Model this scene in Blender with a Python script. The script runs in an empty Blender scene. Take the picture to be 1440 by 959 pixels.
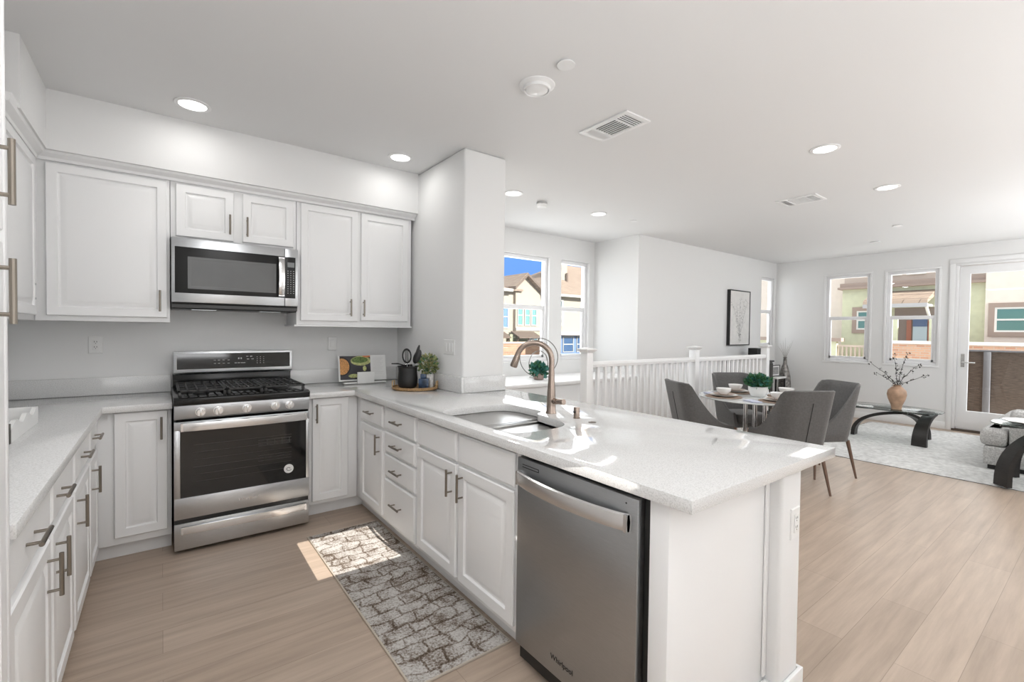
import bpy, bmesh, math, random
from math import pi, sin, cos, radians, sqrt, atan2
from mathutils import Vector, Matrix

random.seed(7)
D = bpy.data
SC = bpy.context.scene
C = SC.collection

# ------------------------------------------------------------------ camera
cam_d = D.cameras.new('camera')
cam_d.sensor_width = 36.0
cam_d.lens = 652.44 / 1440 * 36.0
cam_d.clip_end = 300
cam = D.objects.new('camera', cam_d)
C.objects.link(cam)
yaw, pit, rol = 0.64683, 0.021165, -0.012117
_f = Vector((sin(yaw) * cos(pit), cos(yaw) * cos(pit), -sin(pit)))
_r = Vector((cos(yaw), -sin(yaw), 0))
_d = _f.cross(_r)
_R = cos(rol) * _r + sin(rol) * _d
_D = -sin(rol) * _r + cos(rol) * _d
m = Matrix(((_R.x, -_D.x, -_f.x, 0), (_R.y, -_D.y, -_f.y, 0), (_R.z, -_D.z, -_f.z, 1.37), (0, 0, 0, 1)))
cam.matrix_world = m
SC.camera = cam

# ------------------------------------------------------------------ view, sky, sun, daylight
SC.view_settings.view_transform = 'Standard'
SC.view_settings.look = 'None'
SC.view_settings.exposure = 0.12
SC.view_settings.gamma = 1.0
SC.view_settings.use_curve_mapping = False
SUN_POWER = 11.5
SKY = 2.0
DOWNLIGHT = 1.2
WINDOW_DAY = 15.0
CEILING_FILL = 9.0
UPWARD_FILL = 60.0

w = D.worlds.new('sky')
SC.world = w
w.use_nodes = True
nt = w.node_tree
nt.nodes.clear()
N = nt.nodes.new
out = N('ShaderNodeOutputWorld'); bg = N('ShaderNodeBackground'); tc = N('ShaderNodeTexCoord')
sep = N('ShaderNodeSeparateXYZ'); ramp = N('ShaderNodeValToRGB'); noi = N('ShaderNodeTexNoise')
cr2 = N('ShaderNodeValToRGB'); mp = N('ShaderNodeMapping'); mx = N('ShaderNodeMixRGB')
nt.links.new(tc.outputs['Generated'], sep.inputs[0])
nt.links.new(sep.outputs['Z'], ramp.inputs[0])
e = ramp.color_ramp.elements
e[0].position = 0.0; e[0].color = (0.55, 0.53, 0.5, 1)
e[1].position = 0.26; e[1].color = (0.80, 0.80, 0.79, 1)
a = e.new(0.02); a.color = (0.45, 0.56, 0.70, 1)
a = e.new(0.10); a.color = (0.08, 0.20, 0.50, 1)
a = e.new(0.175); a.color = (0.10, 0.22, 0.50, 1)
mp.inputs['Scale'].default_value = (1.6, 1.6, 5.5)
mp.inputs['Location'].default_value = (0.35, 0.1, 0.32)
nt.links.new(tc.outputs['Generated'], mp.inputs[0]); nt.links.new(mp.outputs[0], noi.inputs['Vector'])
noi.inputs['Scale'].default_value = 2.6; noi.inputs['Detail'].default_value = 8; noi.inputs['Roughness'].default_value = 0.6
nt.links.new(noi.outputs[0], cr2.inputs[0])
cr2.color_ramp.elements[0].position = 0.60; cr2.color_ramp.elements[1].position = 0.75
nt.links.new(cr2.outputs[0], mx.inputs[0]); nt.links.new(ramp.outputs[0], mx.inputs[1]); mx.inputs[2].default_value = (0.6, 0.6, 0.61, 1)
nt.links.new(mx.outputs[0], bg.inputs[0]); bg.inputs[1].default_value = SKY
nt.links.new(bg.outputs[0], out.inputs[0])

sd = D.lights.new('sun', 'SUN'); sd.energy = SUN_POWER; sd.angle = radians(0.05); sd.color = (1, 0.95, 0.88)
sun = D.objects.new('sun', sd); C.objects.link(sun)
SUN_DIR = Vector((0.015, 1.0, -0.4452)).normalized()          # travels towards +Y, 24 degrees above the horizon
sun.rotation_euler = SUN_DIR.to_track_quat('-Z', 'Y').to_euler()
sun.location = (0, -6, 8)

def area(name, loc, rot, sx, sy, power, col=(1, 1, 1), shape='RECTANGLE', parent=None, spread=None):
    l = D.lights.new(name, 'AREA'); l.shape = shape; l.size = sx
    if shape in ('RECTANGLE', 'ELLIPSE'): l.size_y = sy
    l.energy = power; l.color = col
    if spread: l.spread = spread
    o = D.objects.new(name, l); C.objects.link(o)
    o.location = loc; o.rotation_euler = rot
    if parent: o.parent = parent
    return o

# daylight arriving at the stair windows, the living room windows and the glass door
area('window_daylight', (3.74, 5.02, 1.68), (radians(-90), 0, 0), 0.98, 1.38, WINDOW_DAY, (0.97, 0.985, 1))
area('window_daylight', (4.76, 5.02, 1.68), (radians(-90), 0, 0), 0.50, 1.38, WINDOW_DAY * 0.3, (0.97, 0.985, 1))
for ly, sz, lz, sy in ((2.86, 1.40, 1.66, 0.56), (2.015, 1.40, 1.66, 0.56), (1.01, 2.0, 1.3, 0.72)):
    area('window_daylight', (9.48, ly, lz), (0, radians(90), 0), sz, sy, WINDOW_DAY * sz * sy * 0.3, (0.97, 0.985, 1))
area('window_daylight', (8.90, 4.25, 1.77), (radians(-90), 0, 0), 0.46, 1.22, WINDOW_DAY * 0.25, (0.97, 0.985, 1))
# added unseen fill lights, facing down and up, to brighten the room evenly
for lx, ly, pw in ((0.35, 0.5, 1.0), (0.35, 2.0, 0.9), (3.4, -1.3, 0.5), (6.6, -0.8, 1.6)):
    area('ceiling_fill', (lx, ly, 2.67), (0, 0, 0), 0.7, 0.7, CEILING_FILL * pw)
for lx, ly, pw in ((0.2, -1.6, 1.0), (3.6, -1.7, 0.8), (7.2, -1.4, 1.6)):
    area('upward_fill', (lx, ly, 0.9), (radians(180), 0, 0), 1.4, 1.4, UPWARD_FILL * pw, (0.97, 0.985, 1))

# ------------------------------------------------------------------ materials
MATS = {}
def mat(name, col, rough=0.5, metal=0.0, spec=0.5, bump=0, bscale=100, bdist=0.002, var=0, vscale=5, vstretch=None, coat=0, emit=None, trans=None, sheen=0):
    if name in MATS: return MATS[name]
    mm = D.materials.new(name); mm.use_nodes = True
    t = mm.node_tree; b = t.nodes['Principled BSDF']
    b.inputs['Base Color'].default_value = (*col, 1); b.inputs['Roughness'].default_value = rough
    b.inputs['Metallic'].default_value = metal; b.inputs['Specular IOR Level'].default_value = spec
    if coat: b.inputs['Coat Weight'].default_value = coat; b.inputs['Coat Roughness'].default_value = 0.08
    if sheen: b.inputs['Sheen Weight'].default_value = sheen
    if emit: b.inputs['Emission Color'].default_value = (*emit[:3], 1); b.inputs['Emission Strength'].default_value = emit[3]
    if trans is not None: b.inputs['Transmission Weight'].default_value = trans
    if bump or var:
        co = t.nodes.new('ShaderNodeTexCoord')
    if bump:
        n = t.nodes.new('ShaderNodeTexNoise'); n.inputs['Scale'].default_value = bscale; n.inputs['Detail'].default_value = 3
        t.links.new(co.outputs['Object'], n.inputs['Vector'])
        bp = t.nodes.new('ShaderNodeBump'); bp.inputs['Strength'].default_value = bump; bp.inputs['Distance'].default_value = bdist
        t.links.new(n.outputs[0], bp.inputs['Height']); t.links.new(bp.outputs[0], b.inputs['Normal'])
    if var:
        n = t.nodes.new('ShaderNodeTexNoise'); n.inputs['Scale'].default_value = vscale; n.inputs['Detail'].default_value = 4
        if vstretch:
            mpp = t.nodes.new('ShaderNodeMapping'); mpp.inputs['Scale'].default_value = vstretch
            t.links.new(co.outputs['Object'], mpp.inputs[0]); t.links.new(mpp.outputs[0], n.inputs['Vector'])
        else:
            t.links.new(co.outputs['Object'], n.inputs['Vector'])
        r = t.nodes.new('ShaderNodeValToRGB')
        r.color_ramp.elements[0].position = 0.3; r.color_ramp.elements[1].position = 0.7
        r.color_ramp.elements[0].color = (*[max(0, c * (1 - var)) for c in col], 1)
        r.color_ramp.elements[1].color = (*[min(1, c * (1 + var)) for c in col], 1)
        t.links.new(n.outputs[0], r.inputs[0]); t.links.new(r.outputs[0], b.inputs['Base Color'])
    MATS[name] = mm
    return mm

def nodemat(name):
    mm = D.materials.new(name); mm.use_nodes = True
    MATS[name] = mm
    return mm, mm.node_tree, mm.node_tree.nodes['Principled BSDF']

WALL = mat('wall_paint', (0.80, 0.80, 0.795), 0.6, spec=0.3, bump=0.12, bscale=160)
CEIL = mat('ceiling_paint', (0.80, 0.80, 0.80), 0.8, spec=0.2, bump=0.1, bscale=140)
TRIM = mat('trim_paint', (0.84, 0.84, 0.84), 0.35)
CAB = mat('cabinet_paint', (0.86, 0.86, 0.86), 0.32)
VINYL = mat('white_vinyl', (0.85, 0.85, 0.86), 0.3)
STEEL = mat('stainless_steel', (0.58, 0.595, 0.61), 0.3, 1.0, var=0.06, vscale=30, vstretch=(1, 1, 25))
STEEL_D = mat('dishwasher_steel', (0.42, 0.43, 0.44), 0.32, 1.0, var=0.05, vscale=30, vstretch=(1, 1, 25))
STEEL_B = mat('bright_steel', (0.80, 0.80, 0.80), 0.22, 1.0)
SINKM = mat('sink_steel', (0.36, 0.355, 0.345), 0.3, 1.0)
NICKEL = mat('brushed_nickel', (0.27, 0.24, 0.205), 0.32, 1.0)
FAUC = mat('faucet_nickel', (0.38, 0.31, 0.265), 0.27, 1.0)
CHROME = mat('chrome', (0.85, 0.85, 0.86), 0.08, 1.0)
BGLASS = mat('black_glass', (0.012, 0.012, 0.012), 0.06, spec=0.6)
MGLASS = mat('microwave_black_glass', (0.014, 0.014, 0.014), 0.3, spec=0.35)
BLACK = mat('black_plastic', (0.012, 0.012, 0.012), 0.4)
ENAMEL = mat('black_enamel', (0.012, 0.012, 0.012), 0.18)
IRON = mat('cast_iron', (0.035, 0.035, 0.035), 0.45, bump=0.15, bscale=300)
BLKW = mat('black_wood', (0.018, 0.016, 0.015), 0.38, var=0.3, vscale=20, vstretch=(1, 1, 6))
FABRIC = mat('charcoal_fabric', (0.118, 0.116, 0.114), 0.9, spec=0.2, bump=0.3, bscale=500, var=0.12, vscale=60, sheen=0.3)
FABRIC_D = mat('fabric_seam', (0.03, 0.03, 0.03), 0.9)
SOFA = mat('sofa_weave', (0.52, 0.515, 0.505), 0.95, spec=0.1, bump=0.5, bscale=260, bdist=0.004, var=0.3, vscale=90)
LEGW = mat('bronze_leg', (0.20, 0.135, 0.105), 0.35, 0.6)
WHITEC = mat('white_ceramic', (0.84, 0.84, 0.83), 0.2)
WPLAST = mat('white_plastic', (0.82, 0.82, 0.81), 0.35)
GREYP = mat('grey_outlet_slot', (0.05, 0.05, 0.05), 0.5)
LEAF = mat('leaf_green', (0.035, 0.13, 0.05), 0.5, var=0.5, vscale=30)
LEAF_L = mat('leaf_light', (0.24, 0.27, 0.11), 0.5, var=0.45, vscale=30)
LEAF_Y = mat('leaf_yellow', (0.32, 0.30, 0.13), 0.55, var=0.3, vscale=30)
LEAF_T = mat('leaf_teal', (0.05, 0.21, 0.17), 0.5, var=0.5, vscale=40)
TWIG = mat('twig_dark', (0.025, 0.022, 0.02), 0.7)
TWIG_L = mat('twig_grey', (0.35, 0.34, 0.32), 0.8)
TERRA = mat('vase_clay', (0.42, 0.27, 0.18), 0.45, var=0.25, vscale=14)
POTP = mat('pot_mauve', (0.36, 0.27, 0.24), 0.6, var=0.15, vscale=40)
WICKER = mat('wicker', (0.36, 0.22, 0.10), 0.6, bump=0.7, bscale=220, bdist=0.004, var=0.4, vscale=120)
MATW = mat('placemat_weave', (0.30, 0.22, 0.17), 0.8, bump=0.5, bscale=250, var=0.3, vscale=120)
NAPK = mat('napkin_lilac', (0.52, 0.54, 0.66), 0.85, var=0.12, vscale=30)
NAVY = mat('navy_glaze', (0.035, 0.06, 0.11), 0.15, var=0.7, vscale=22)
SPECK = mat('speckled_pot', (0.66, 0.65, 0.63), 0.5, var=0.3, vscale=60)
PEWTER = mat('pewter_vase', (0.20, 0.19, 0.18), 0.35, 0.5, var=0.7, vscale=26)
PAPER = mat('paper', (0.82, 0.82, 0.81), 0.7)
PRINTG = mat('print_grey', (0.55, 0.55, 0.55), 0.8)
LENS = mat('lamp_lens', (0.9, 0.9, 0.9), 0.4, emit=(1, 0.98, 0.95, 3.0))
LENS_OFF = mat('lamp_lens_off', (0.85, 0.85, 0.85), 0.3)
DARKV = mat('vent_dark', (0.004, 0.004, 0.004), 0.9, spec=0.1)
MARK = mat('control_marking', (0.5, 0.5, 0.5), 0.6)
LCD = mat('lcd_panel', (0.22, 0.23, 0.23), 0.3)
OVENIN = mat('oven_cavity', (0.03, 0.029, 0.028), 0.4)
MWIN = mat('microwave_mesh', (0.13, 0.13, 0.13), 0.25, var=0.05)
GREYBOX = mat('grey_wood', (0.10, 0.095, 0.085), 0.6)

def glassmat(name, tint=(0.97, 0.98, 0.98), refl=0.10, rough=0.0):
    mm = D.materials.new(name); mm.use_nodes = True
    t = mm.node_tree; t.nodes.clear()
    o = t.nodes.new('ShaderNodeOutputMaterial'); mix = t.nodes.new('ShaderNodeMixShader')
    tr = t.nodes.new('ShaderNodeBsdfTransparent'); gl = t.nodes.new('ShaderNodeBsdfGlossy'); fr = t.nodes.new('ShaderNodeFresnel')
    ge = t.nodes.new('ShaderNodeNewGeometry'); k1 = t.nodes.new('ShaderNodeMath'); k1.operation = 'MULTIPLY_ADD'; k1.inputs[1].default_value = -2.0; k1.inputs[2].default_value = 1.0
    k2 = t.nodes.new('ShaderNodeMath'); k2.operation = 'POWER'; k2.inputs[0].default_value = 1.0 + refl * 5      # same facing and leaving the pane
    t.links.new(ge.outputs['Backfacing'], k1.inputs[0]); t.links.new(k1.outputs[0], k2.inputs[1]); t.links.new(k2.outputs[0], fr.inputs['IOR'])
    tr.inputs[0].default_value = (*tint, 1); gl.inputs['Roughness'].default_value = rough
    gl.inputs['Color'].default_value = (0.9, 0.9, 0.9, 1)
    t.links.new(fr.outputs[0], mix.inputs[0]); t.links.new(tr.outputs[0], mix.inputs[1]); t.links.new(gl.outputs[0], mix.inputs[2])
    t.links.new(mix.outputs[0], o.inputs[0])
    MATS[name] = mm
    return mm
PANE = glassmat('window_glass', refl=0.06)
TABLEG = glassmat('table_glass', (0.86, 0.90, 0.89), 0.1)
OVENG = glassmat('oven_glass', (0.28, 0.27, 0.26), 0.1)

# wood plank floor, boards along X
FLOOR, t, b = nodemat('oak_plank_floor')
co = t.nodes.new('ShaderNodeTexCoord'); br = t.nodes.new('ShaderNodeTexBrick')
br.inputs['Scale'].default_value = 1.0; br.inputs['Brick Width'].default_value = 1.5; br.inputs['Row Height'].default_value = 0.185
br.inputs['Mortar Size'].default_value = 0.0012; br.inputs['Mortar Smooth'].default_value = 0.3; br.offset = 0.37; br.inputs['Bias'].default_value = 0.0
br.inputs['Color1'].default_value = (0.475, 0.375, 0.297, 1); br.inputs['Color2'].default_value = (0.55, 0.442, 0.355, 1); br.inputs['Mortar'].default_value = (0.33, 0.255, 0.20, 1)
t.links.new(co.outputs['Object'], br.inputs['Vector'])
mpg = t.nodes.new('ShaderNodeMapping'); mpg.inputs['Scale'].default_value = (0.7, 9, 1)
ng = t.nodes.new('ShaderNodeTexNoise'); ng.inputs['Scale'].default_value = 2.2; ng.inputs['Detail'].default_value = 7; ng.inputs['Roughness'].default_value = 0.6
rg = t.nodes.new('ShaderNodeValToRGB'); rg.color_ramp.elements[0].position = 0.3; rg.color_ramp.elements[1].position = 0.72
rg.color_ramp.elements[0].color = (0.74, 0.73, 0.72, 1); rg.color_ramp.elements[1].color = (1.06, 1.06, 1.06, 1)
mu = t.nodes.new('ShaderNodeMixRGB'); mu.blend_type = 'MULTIPLY'; mu.inputs[0].default_value = 1.0
t.links.new(co.outputs['Object'], mpg.inputs[0]); t.links.new(mpg.outputs[0], ng.inputs['Vector']); t.links.new(ng.outputs[0], rg.inputs[0])
t.links.new(br.outputs[0], mu.inputs[1]); t.links.new(rg.outputs[0], mu.inputs[2]); t.links.new(mu.outputs[0], b.inputs['Base Color'])
b.inputs['Roughness'].default_value = 0.36; b.inputs['Specular IOR Level'].default_value = 0.4

# white quartz with fine specks
QUARTZ, t, b = nodemat('speckled_quartz')
co = t.nodes.new('ShaderNodeTexCoord'); vo = t.nodes.new('ShaderNodeTexNoise'); vo.inputs['Scale'].default_value = 230; vo.inputs['Detail'].default_value = 2
r = t.nodes.new('ShaderNodeValToRGB')
r.color_ramp.elements[0].position = 0.33; r.color_ramp.elements[0].color = (0.58, 0.58, 0.575, 1)
r.color_ramp.elements[1].position = 0.5; r.color_ramp.elements[1].color = (0.72, 0.72, 0.715, 1)
x = r.color_ramp.elements.new(0.7); x.color = (0.75, 0.75, 0.75, 1)
t.links.new(co.outputs['Object'], vo.inputs['Vector']); t.links.new(vo.outputs[0], r.inputs[0]); t.links.new(r.outputs[0], b.inputs['Base Color'])
b.inputs['Roughness'].default_value = 0.05; b.inputs['Specular IOR Level'].default_value = 0.8

# distressed kitchen runner
RUNNER, t, b = nodemat('distressed_runner')
co = t.nodes.new('ShaderNodeTexCoord')
nz = t.nodes.new('ShaderNodeTexNoise'); nz.inputs['Scale'].default_value = 4; nz.inputs['Detail'].default_value = 7
va = t.nodes.new('ShaderNodeVectorMath'); va.operation = 'MULTIPLY_ADD'
va.inputs[1].default_value = (0.21, 0.19, 0)
t.links.new(co.outputs['Object'], nz.inputs['Vector']); t.links.new(nz.outputs['Color'], va.inputs[0]); t.links.new(co.outputs['Object'], va.inputs[2])
bk = t.nodes.new('ShaderNodeTexBrick'); bk.inputs['Scale'].default_value = 1.0; bk.inputs['Brick Width'].default_value = 0.115; bk.inputs['Row Height'].default_value = 0.08
bk.inputs['Mortar Size'].default_value = 0.011; bk.inputs['Mortar Smooth'].default_value = 1.0; bk.offset = 0.43; bk.squash = 1.7; bk.squash_frequency = 3
bk.inputs['Color1'].default_value = (0.54, 0.52, 0.50, 1); bk.inputs['Color2'].default_value = (0.40, 0.38, 0.36, 1); bk.inputs['Mortar'].default_value = (0.10, 0.075, 0.055, 1)
t.links.new(va.outputs[0], bk.inputs['Vector'])
def nz_(scale, det, rough=0.6):
    n = t.nodes.new('ShaderNodeTexNoise'); n.inputs['Scale'].default_value = scale; n.inputs['Detail'].default_value = det; n.inputs['Roughness'].default_value = rough
    t.links.new(co.outputs['Object'], n.inputs['Vector']); return n.outputs[0]
def ma_(a, k, c):
    n = t.nodes.new('ShaderNodeMath'); n.operation = 'MULTIPLY_ADD'; t.links.new(a, n.inputs[0]); n.inputs[1].default_value = k
    if isinstance(c, (int, float)): n.inputs[2].default_value = c
    else: t.links.new(c, n.inputs[2])
    return n.outputs[0]
v_ = ma_(bk.outputs['Fac'], 0.17, ma_(nz_(95, 4, 0.75), 0.95, ma_(nz_(8, 5), 0.72, -0.10)))
rr_ = t.nodes.new('ShaderNodeValToRGB'); el = rr_.color_ramp.elements
el[0].position = 0.60; el[0].color = (0.56, 0.54, 0.515, 1); el[1].position = 0.98; el[1].color = (0.085, 0.062, 0.045, 1)
x = el.new(0.72); x.color = (0.44, 0.415, 0.39, 1); x = el.new(0.84); x.color = (0.22, 0.18, 0.15, 1)
t.links.new(v_, rr_.inputs[0]); t.links.new(rr_.outputs[0], b.inputs['Base Color'])
b.inputs['Roughness'].default_value = 0.95; b.inputs['Specular IOR Level'].default_value = 0.1
RUNEDGE = mat('runner_binding', (0.50, 0.44, 0.37), 0.9)

# shag living room rug
SHAG, t, b = nodemat('shag_rug')
co = t.nodes.new('ShaderNodeTexCoord'); n1 = t.nodes.new('ShaderNodeTexNoise'); n1.inputs['Scale'].default_value = 22; n1.inputs['Detail'].default_value = 6
r1 = t.nodes.new('ShaderNodeValToRGB'); r1.color_ramp.elements[0].position = 0.3; r1.color_ramp.elements[1].position = 0.65
r1.color_ramp.elements[0].color = (0.56, 0.56, 0.55, 1); r1.color_ramp.elements[1].color = (0.76, 0.76, 0.75, 1)
bp = t.nodes.new('ShaderNodeBump'); bp.inputs['Strength'].default_value = 0.9; bp.inputs['Distance'].default_value = 0.02
t.links.new(co.outputs['Object'], n1.inputs['Vector']); t.links.new(n1.outputs[0], r1.inputs[0]); t.links.new(r1.outputs[0], b.inputs['Base Color'])
t.links.new(n1.outputs[0], bp.inputs['Height']); t.links.new(bp.outputs[0], b.inputs['Normal'])
b.inputs['Roughness'].default_value = 1.0; b.inputs['Specular IOR Level'].default_value = 0.05

# exterior
def brickmat(name, c1, c2, mo, bw, rh, ms=0.012):
    mm, t, b = nodemat(name)
    co = t.nodes.new('ShaderNodeTexCoord'); br = t.nodes.new('ShaderNodeTexBrick')
    mpx = t.nodes.new('ShaderNodeMapping'); mpx.inputs['Rotation'].default_value = (radians(90), 0, 0)
    sp = t.nodes.new('ShaderNodeSeparateXYZ'); cb = t.nodes.new('ShaderNodeCombineXYZ'); ad = t.nodes.new('ShaderNodeMath')
    t.links.new(co.outputs['Object'], sp.inputs[0]); t.links.new(sp.outputs[0], ad.inputs[0]); t.links.new(sp.outputs[1], ad.inputs[1])
    t.links.new(ad.outputs[0], cb.inputs[0]); t.links.new(sp.outputs[2], cb.inputs[1])
    br.inputs['Scale'].default_value = 1; br.inputs['Brick Width'].default_value = bw; br.inputs['Row Height'].default_value = rh; br.inputs['Mortar Size'].default_value = ms
    br.inputs['Color1'].default_value = (*c1, 1); br.inputs['Color2'].default_value = (*c2, 1); br.inputs['Mortar'].default_value = (*mo, 1)
    t.links.new(cb.outputs[0], br.inputs['Vector']); t.links.new(br.outputs[0], b.inputs['Base Color']); b.inputs['Roughness'].default_value = 0.9
    return mm
BRICK = brickmat('red_brick', (0.55, 0.28, 0.18), (0.68, 0.42, 0.28), (0.55, 0.45, 0.36), 0.25, 0.085)
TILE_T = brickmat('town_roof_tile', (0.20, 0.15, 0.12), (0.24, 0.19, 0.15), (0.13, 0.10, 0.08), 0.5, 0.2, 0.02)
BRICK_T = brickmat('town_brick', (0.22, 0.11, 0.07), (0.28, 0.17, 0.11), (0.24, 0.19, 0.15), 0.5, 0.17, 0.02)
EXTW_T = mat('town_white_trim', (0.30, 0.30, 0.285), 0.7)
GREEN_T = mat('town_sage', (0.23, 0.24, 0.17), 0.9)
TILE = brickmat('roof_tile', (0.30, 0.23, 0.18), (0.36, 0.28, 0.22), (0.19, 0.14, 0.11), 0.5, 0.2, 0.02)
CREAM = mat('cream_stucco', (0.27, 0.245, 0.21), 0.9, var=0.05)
CREAM2 = mat('pink_cream_stucco', (0.80, 0.72, 0.64), 0.9, var=0.04)
GREEN = mat('sage_stucco', (0.62, 0.64, 0.46), 0.9, var=0.06)
GREEN2 = mat('green_panel', (0.38, 0.45, 0.24), 0.9)
TAUPE = mat('taupe_trim', (0.36, 0.28, 0.235), 0.8)
TAUPE_L = mat('light_taupe_band', (0.55, 0.46, 0.39), 0.8)
EAVE = mat('dark_eave', (0.10, 0.075, 0.06), 0.8)
EXTW = mat('exterior_white_trim', (0.80, 0.80, 0.76), 0.6)
EXGL = mat('exterior_window_glass', (0.05, 0.12, 0.15), 0.08, spec=0.8)
EXGT = mat('exterior_teal_glass', (0.10, 0.24, 0.22), 0.1, spec=0.8)
EXBLUE = mat('exterior_blue_frame', (0.10, 0.16, 0.30), 0.5)
DECKW = mat('brown_balcony_board', (0.13, 0.10, 0.082), 0.8, var=0.3, vscale=12, vstretch=(1, 1, 6), bump=0.3, bscale=60)
DECKG = mat('grey_balcony_post', (0.20, 0.205, 0.225), 0.6)
CONC = mat('street_concrete', (0.55, 0.53, 0.50), 0.95, var=0.1)
REDB = mat('terracotta_panel', (0.42, 0.17, 0.11), 0.8)
PALEB = mat('pale_blue_curtain', (0.55, 0.68, 0.74), 0.6)

# ------------------------------------------------------------------ geometry helpers
BASE = {}
class G:
    """collects shapes; build() links them as ONE mesh object"""
    def __init__(s):
        s.v = []; s.f = []; s.mi = []
    def add(s, vs, fs, m=0):
        o = len(s.v)
        s.v += [tuple(p) for p in vs]
        s.f += [tuple(i + o for i in f) for f in fs]
        s.mi += [m] * len(fs)
        return s
    def box(s, x0, x1, y0, y1, z0, z1, m=0):
        if x0 > x1: x0, x1 = x1, x0
        if y0 > y1: y0, y1 = y1, y0
        if z0 > z1: z0, z1 = z1, z0
        vs = [(x0, y0, z0), (x1, y0, z0), (x1, y1, z0), (x0, y1, z0), (x0, y0, z1), (x1, y0, z1), (x1, y1, z1), (x0, y1, z1)]
        return s.add(vs, [(0, 3, 2, 1), (4, 5, 6, 7), (0, 1, 5, 4), (1, 2, 6, 5), (2, 3, 7, 6), (3, 0, 4, 7)], m)
    def tube(s, pts, r, seg=8, m=0, cap=True, flat=None):
        pts = [Vector(p) for p in pts]; n = len(pts)
        rs = r if isinstance(r, (list, tuple)) else [r] * n
        vs = []; prev = None
        for i, p in enumerate(pts):
            d = (pts[min(i + 1, n - 1)] - pts[max(i - 1, 0)]).normalized()
            if prev is None:
                up = Vector((0, 0, 1)) if abs(d.z) < 0.9 else Vector((1, 0, 0))
                a = d.cross(up).normalized()
            else:
                a = (prev - d * prev.dot(d)).normalized()
            prev = a; b2 = d.cross(a)
            for k in range(seg):
                th = 2 * pi * k / seg
                vs.append(p + (a * cos(th) + b2 * sin(th)) * rs[i])
        fs = []
        for i in range(n - 1):
            for k in range(seg):
                k2 = (k + 1) % seg
                fs.append((i * seg + k, i * seg + k2, (i + 1) * seg + k2, (i + 1) * seg + k))
        if cap:
            fs.append(tuple(range(seg))[::-1]); fs.append(tuple((n - 1) * seg + k for k in range(seg)))
        return s.add(vs, fs, m)
    def cyl(s, p0, p1, r, seg=16, m=0, r2=None):
        return s.tube([p0, p1], [r, r if r2 is None else r2], seg, m)
    def lathe(s, prof, c=(0, 0, 0), seg=24, m=0, sx=1, sy=1):
        """prof: (radius, z) list"""
        vs = []; fs = []; n = len(prof)
        for (r, z) in prof:
            for k in range(seg):
                th = 2 * pi * k / seg
                vs.append((c[0] + r * cos(th) * sx, c[1] + r * sin(th) * sy, c[2] + z))
        for i in range(n - 1):
            for k in range(seg):
                k2 = (k + 1) % seg
                fs.append((i * seg + k, i * seg + k2, (i + 1) * seg + k2, (i + 1) * seg + k))
        if prof[0][0] > 1e-5: fs.append(tuple(range(seg))[::-1])
        if prof[-1][0] > 1e-5: fs.append(tuple((n - 1) * seg + k for k in range(seg)))
        return s.add(vs, fs, m)
    def loft(s, rings, m=0, cap=True, closed=True):
        vs = []; n = len(rings[0]); fs = []
        for r in rings: vs += list(r)
        for i in range(len(rings) - 1):
            for k in range(n if closed else n - 1):
                k2 = (k + 1) % n
                fs.append((i * n + k, i * n + k2, (i + 1) * n + k2, (i + 1) * n + k))
        if cap:
            fs.append(tuple(range(n))[::-1]); fs.append(tuple((len(rings) - 1) * n + k for k in range(n)))
        return s.add(vs, fs, m)
    def prism(s, poly, z0, z1, m=0):
        return s.loft([[(x, y, z0) for x, y in poly], [(x, y, z1) for x, y in poly]], m)
    def prism_x(s, poly, x0, x1, m=0):      # poly in (y, z)
        return s.loft([[(x0, y, z) for y, z in poly], [(x1, y, z) for y, z in poly]], m)
    def prism_y(s, poly, y0, y1, m=0):      # poly in (x, z)
        return s.loft([[(x, y0, z) for x, z in poly], [(x, y1, z) for x, z in poly]], m)
    def rings(s, fr, u0, u1, v0, v1, lev, m=0):
        """concentric rectangles on frame fr(u, v, n): lev = [(inset, n), ...]"""
        rr = []
        for (i, n) in lev:
            rr.append([fr(u0 + i, v0 + i, n), fr(u1 - i, v0 + i, n), fr(u1 - i, v1 - i, n), fr(u0 + i, v1 - i, n)])
        return s.loft(rr, m)
    def slab(s, outer, holes, z0, z1, m=0):
        bm = bmesh.new()
        eds = []
        for loop in [outer] + holes:
            vv = [bm.verts.new((x, y, 0)) for x, y in loop]
            for i in range(len(vv)): eds.append(bm.edges.new((vv[i], vv[(i + 1) % len(vv)])))
        bmesh.ops.triangle_fill(bm, edges=eds, use_beauty=True)
        bm.verts.ensure_lookup_table(); bm.verts.index_update()
        vs = [v.co.copy() for v in bm.verts]; fs = [tuple(v.index for v in f.verts) for f in bm.faces]
        n = len(vs); vs2 = [(v.x, v.y, z0) for v in vs] + [(v.x, v.y, z1) for v in vs]
        fs2 = [f[::-1] for f in fs] + [tuple(i + n for i in f) for f in fs]
        o = 0
        for loop in [outer] + holes:
            k = len(loop)
            for i in range(k):
                a, b3 = o + i, o + (i + 1) % k
                fs2.append((a, b3, b3 + n, a + n))
            o += k
        bm.free()
        return s.add(vs2, fs2, m)
    def slab_x(s, outer, holes, x0, x1, m=0):
        t0 = G(); t0.slab(outer, holes, x0, x1)
        return s.add([(z, x, y) for x, y, z in t0.v], t0.f, m)
    def slab_y(s, outer, holes, y0, y1, m=0):
        t0 = G(); t0.slab(outer, holes, y0, y1)
        return s.add([(x, z, y) for x, y, z in t0.v], t0.f, m)
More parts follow.
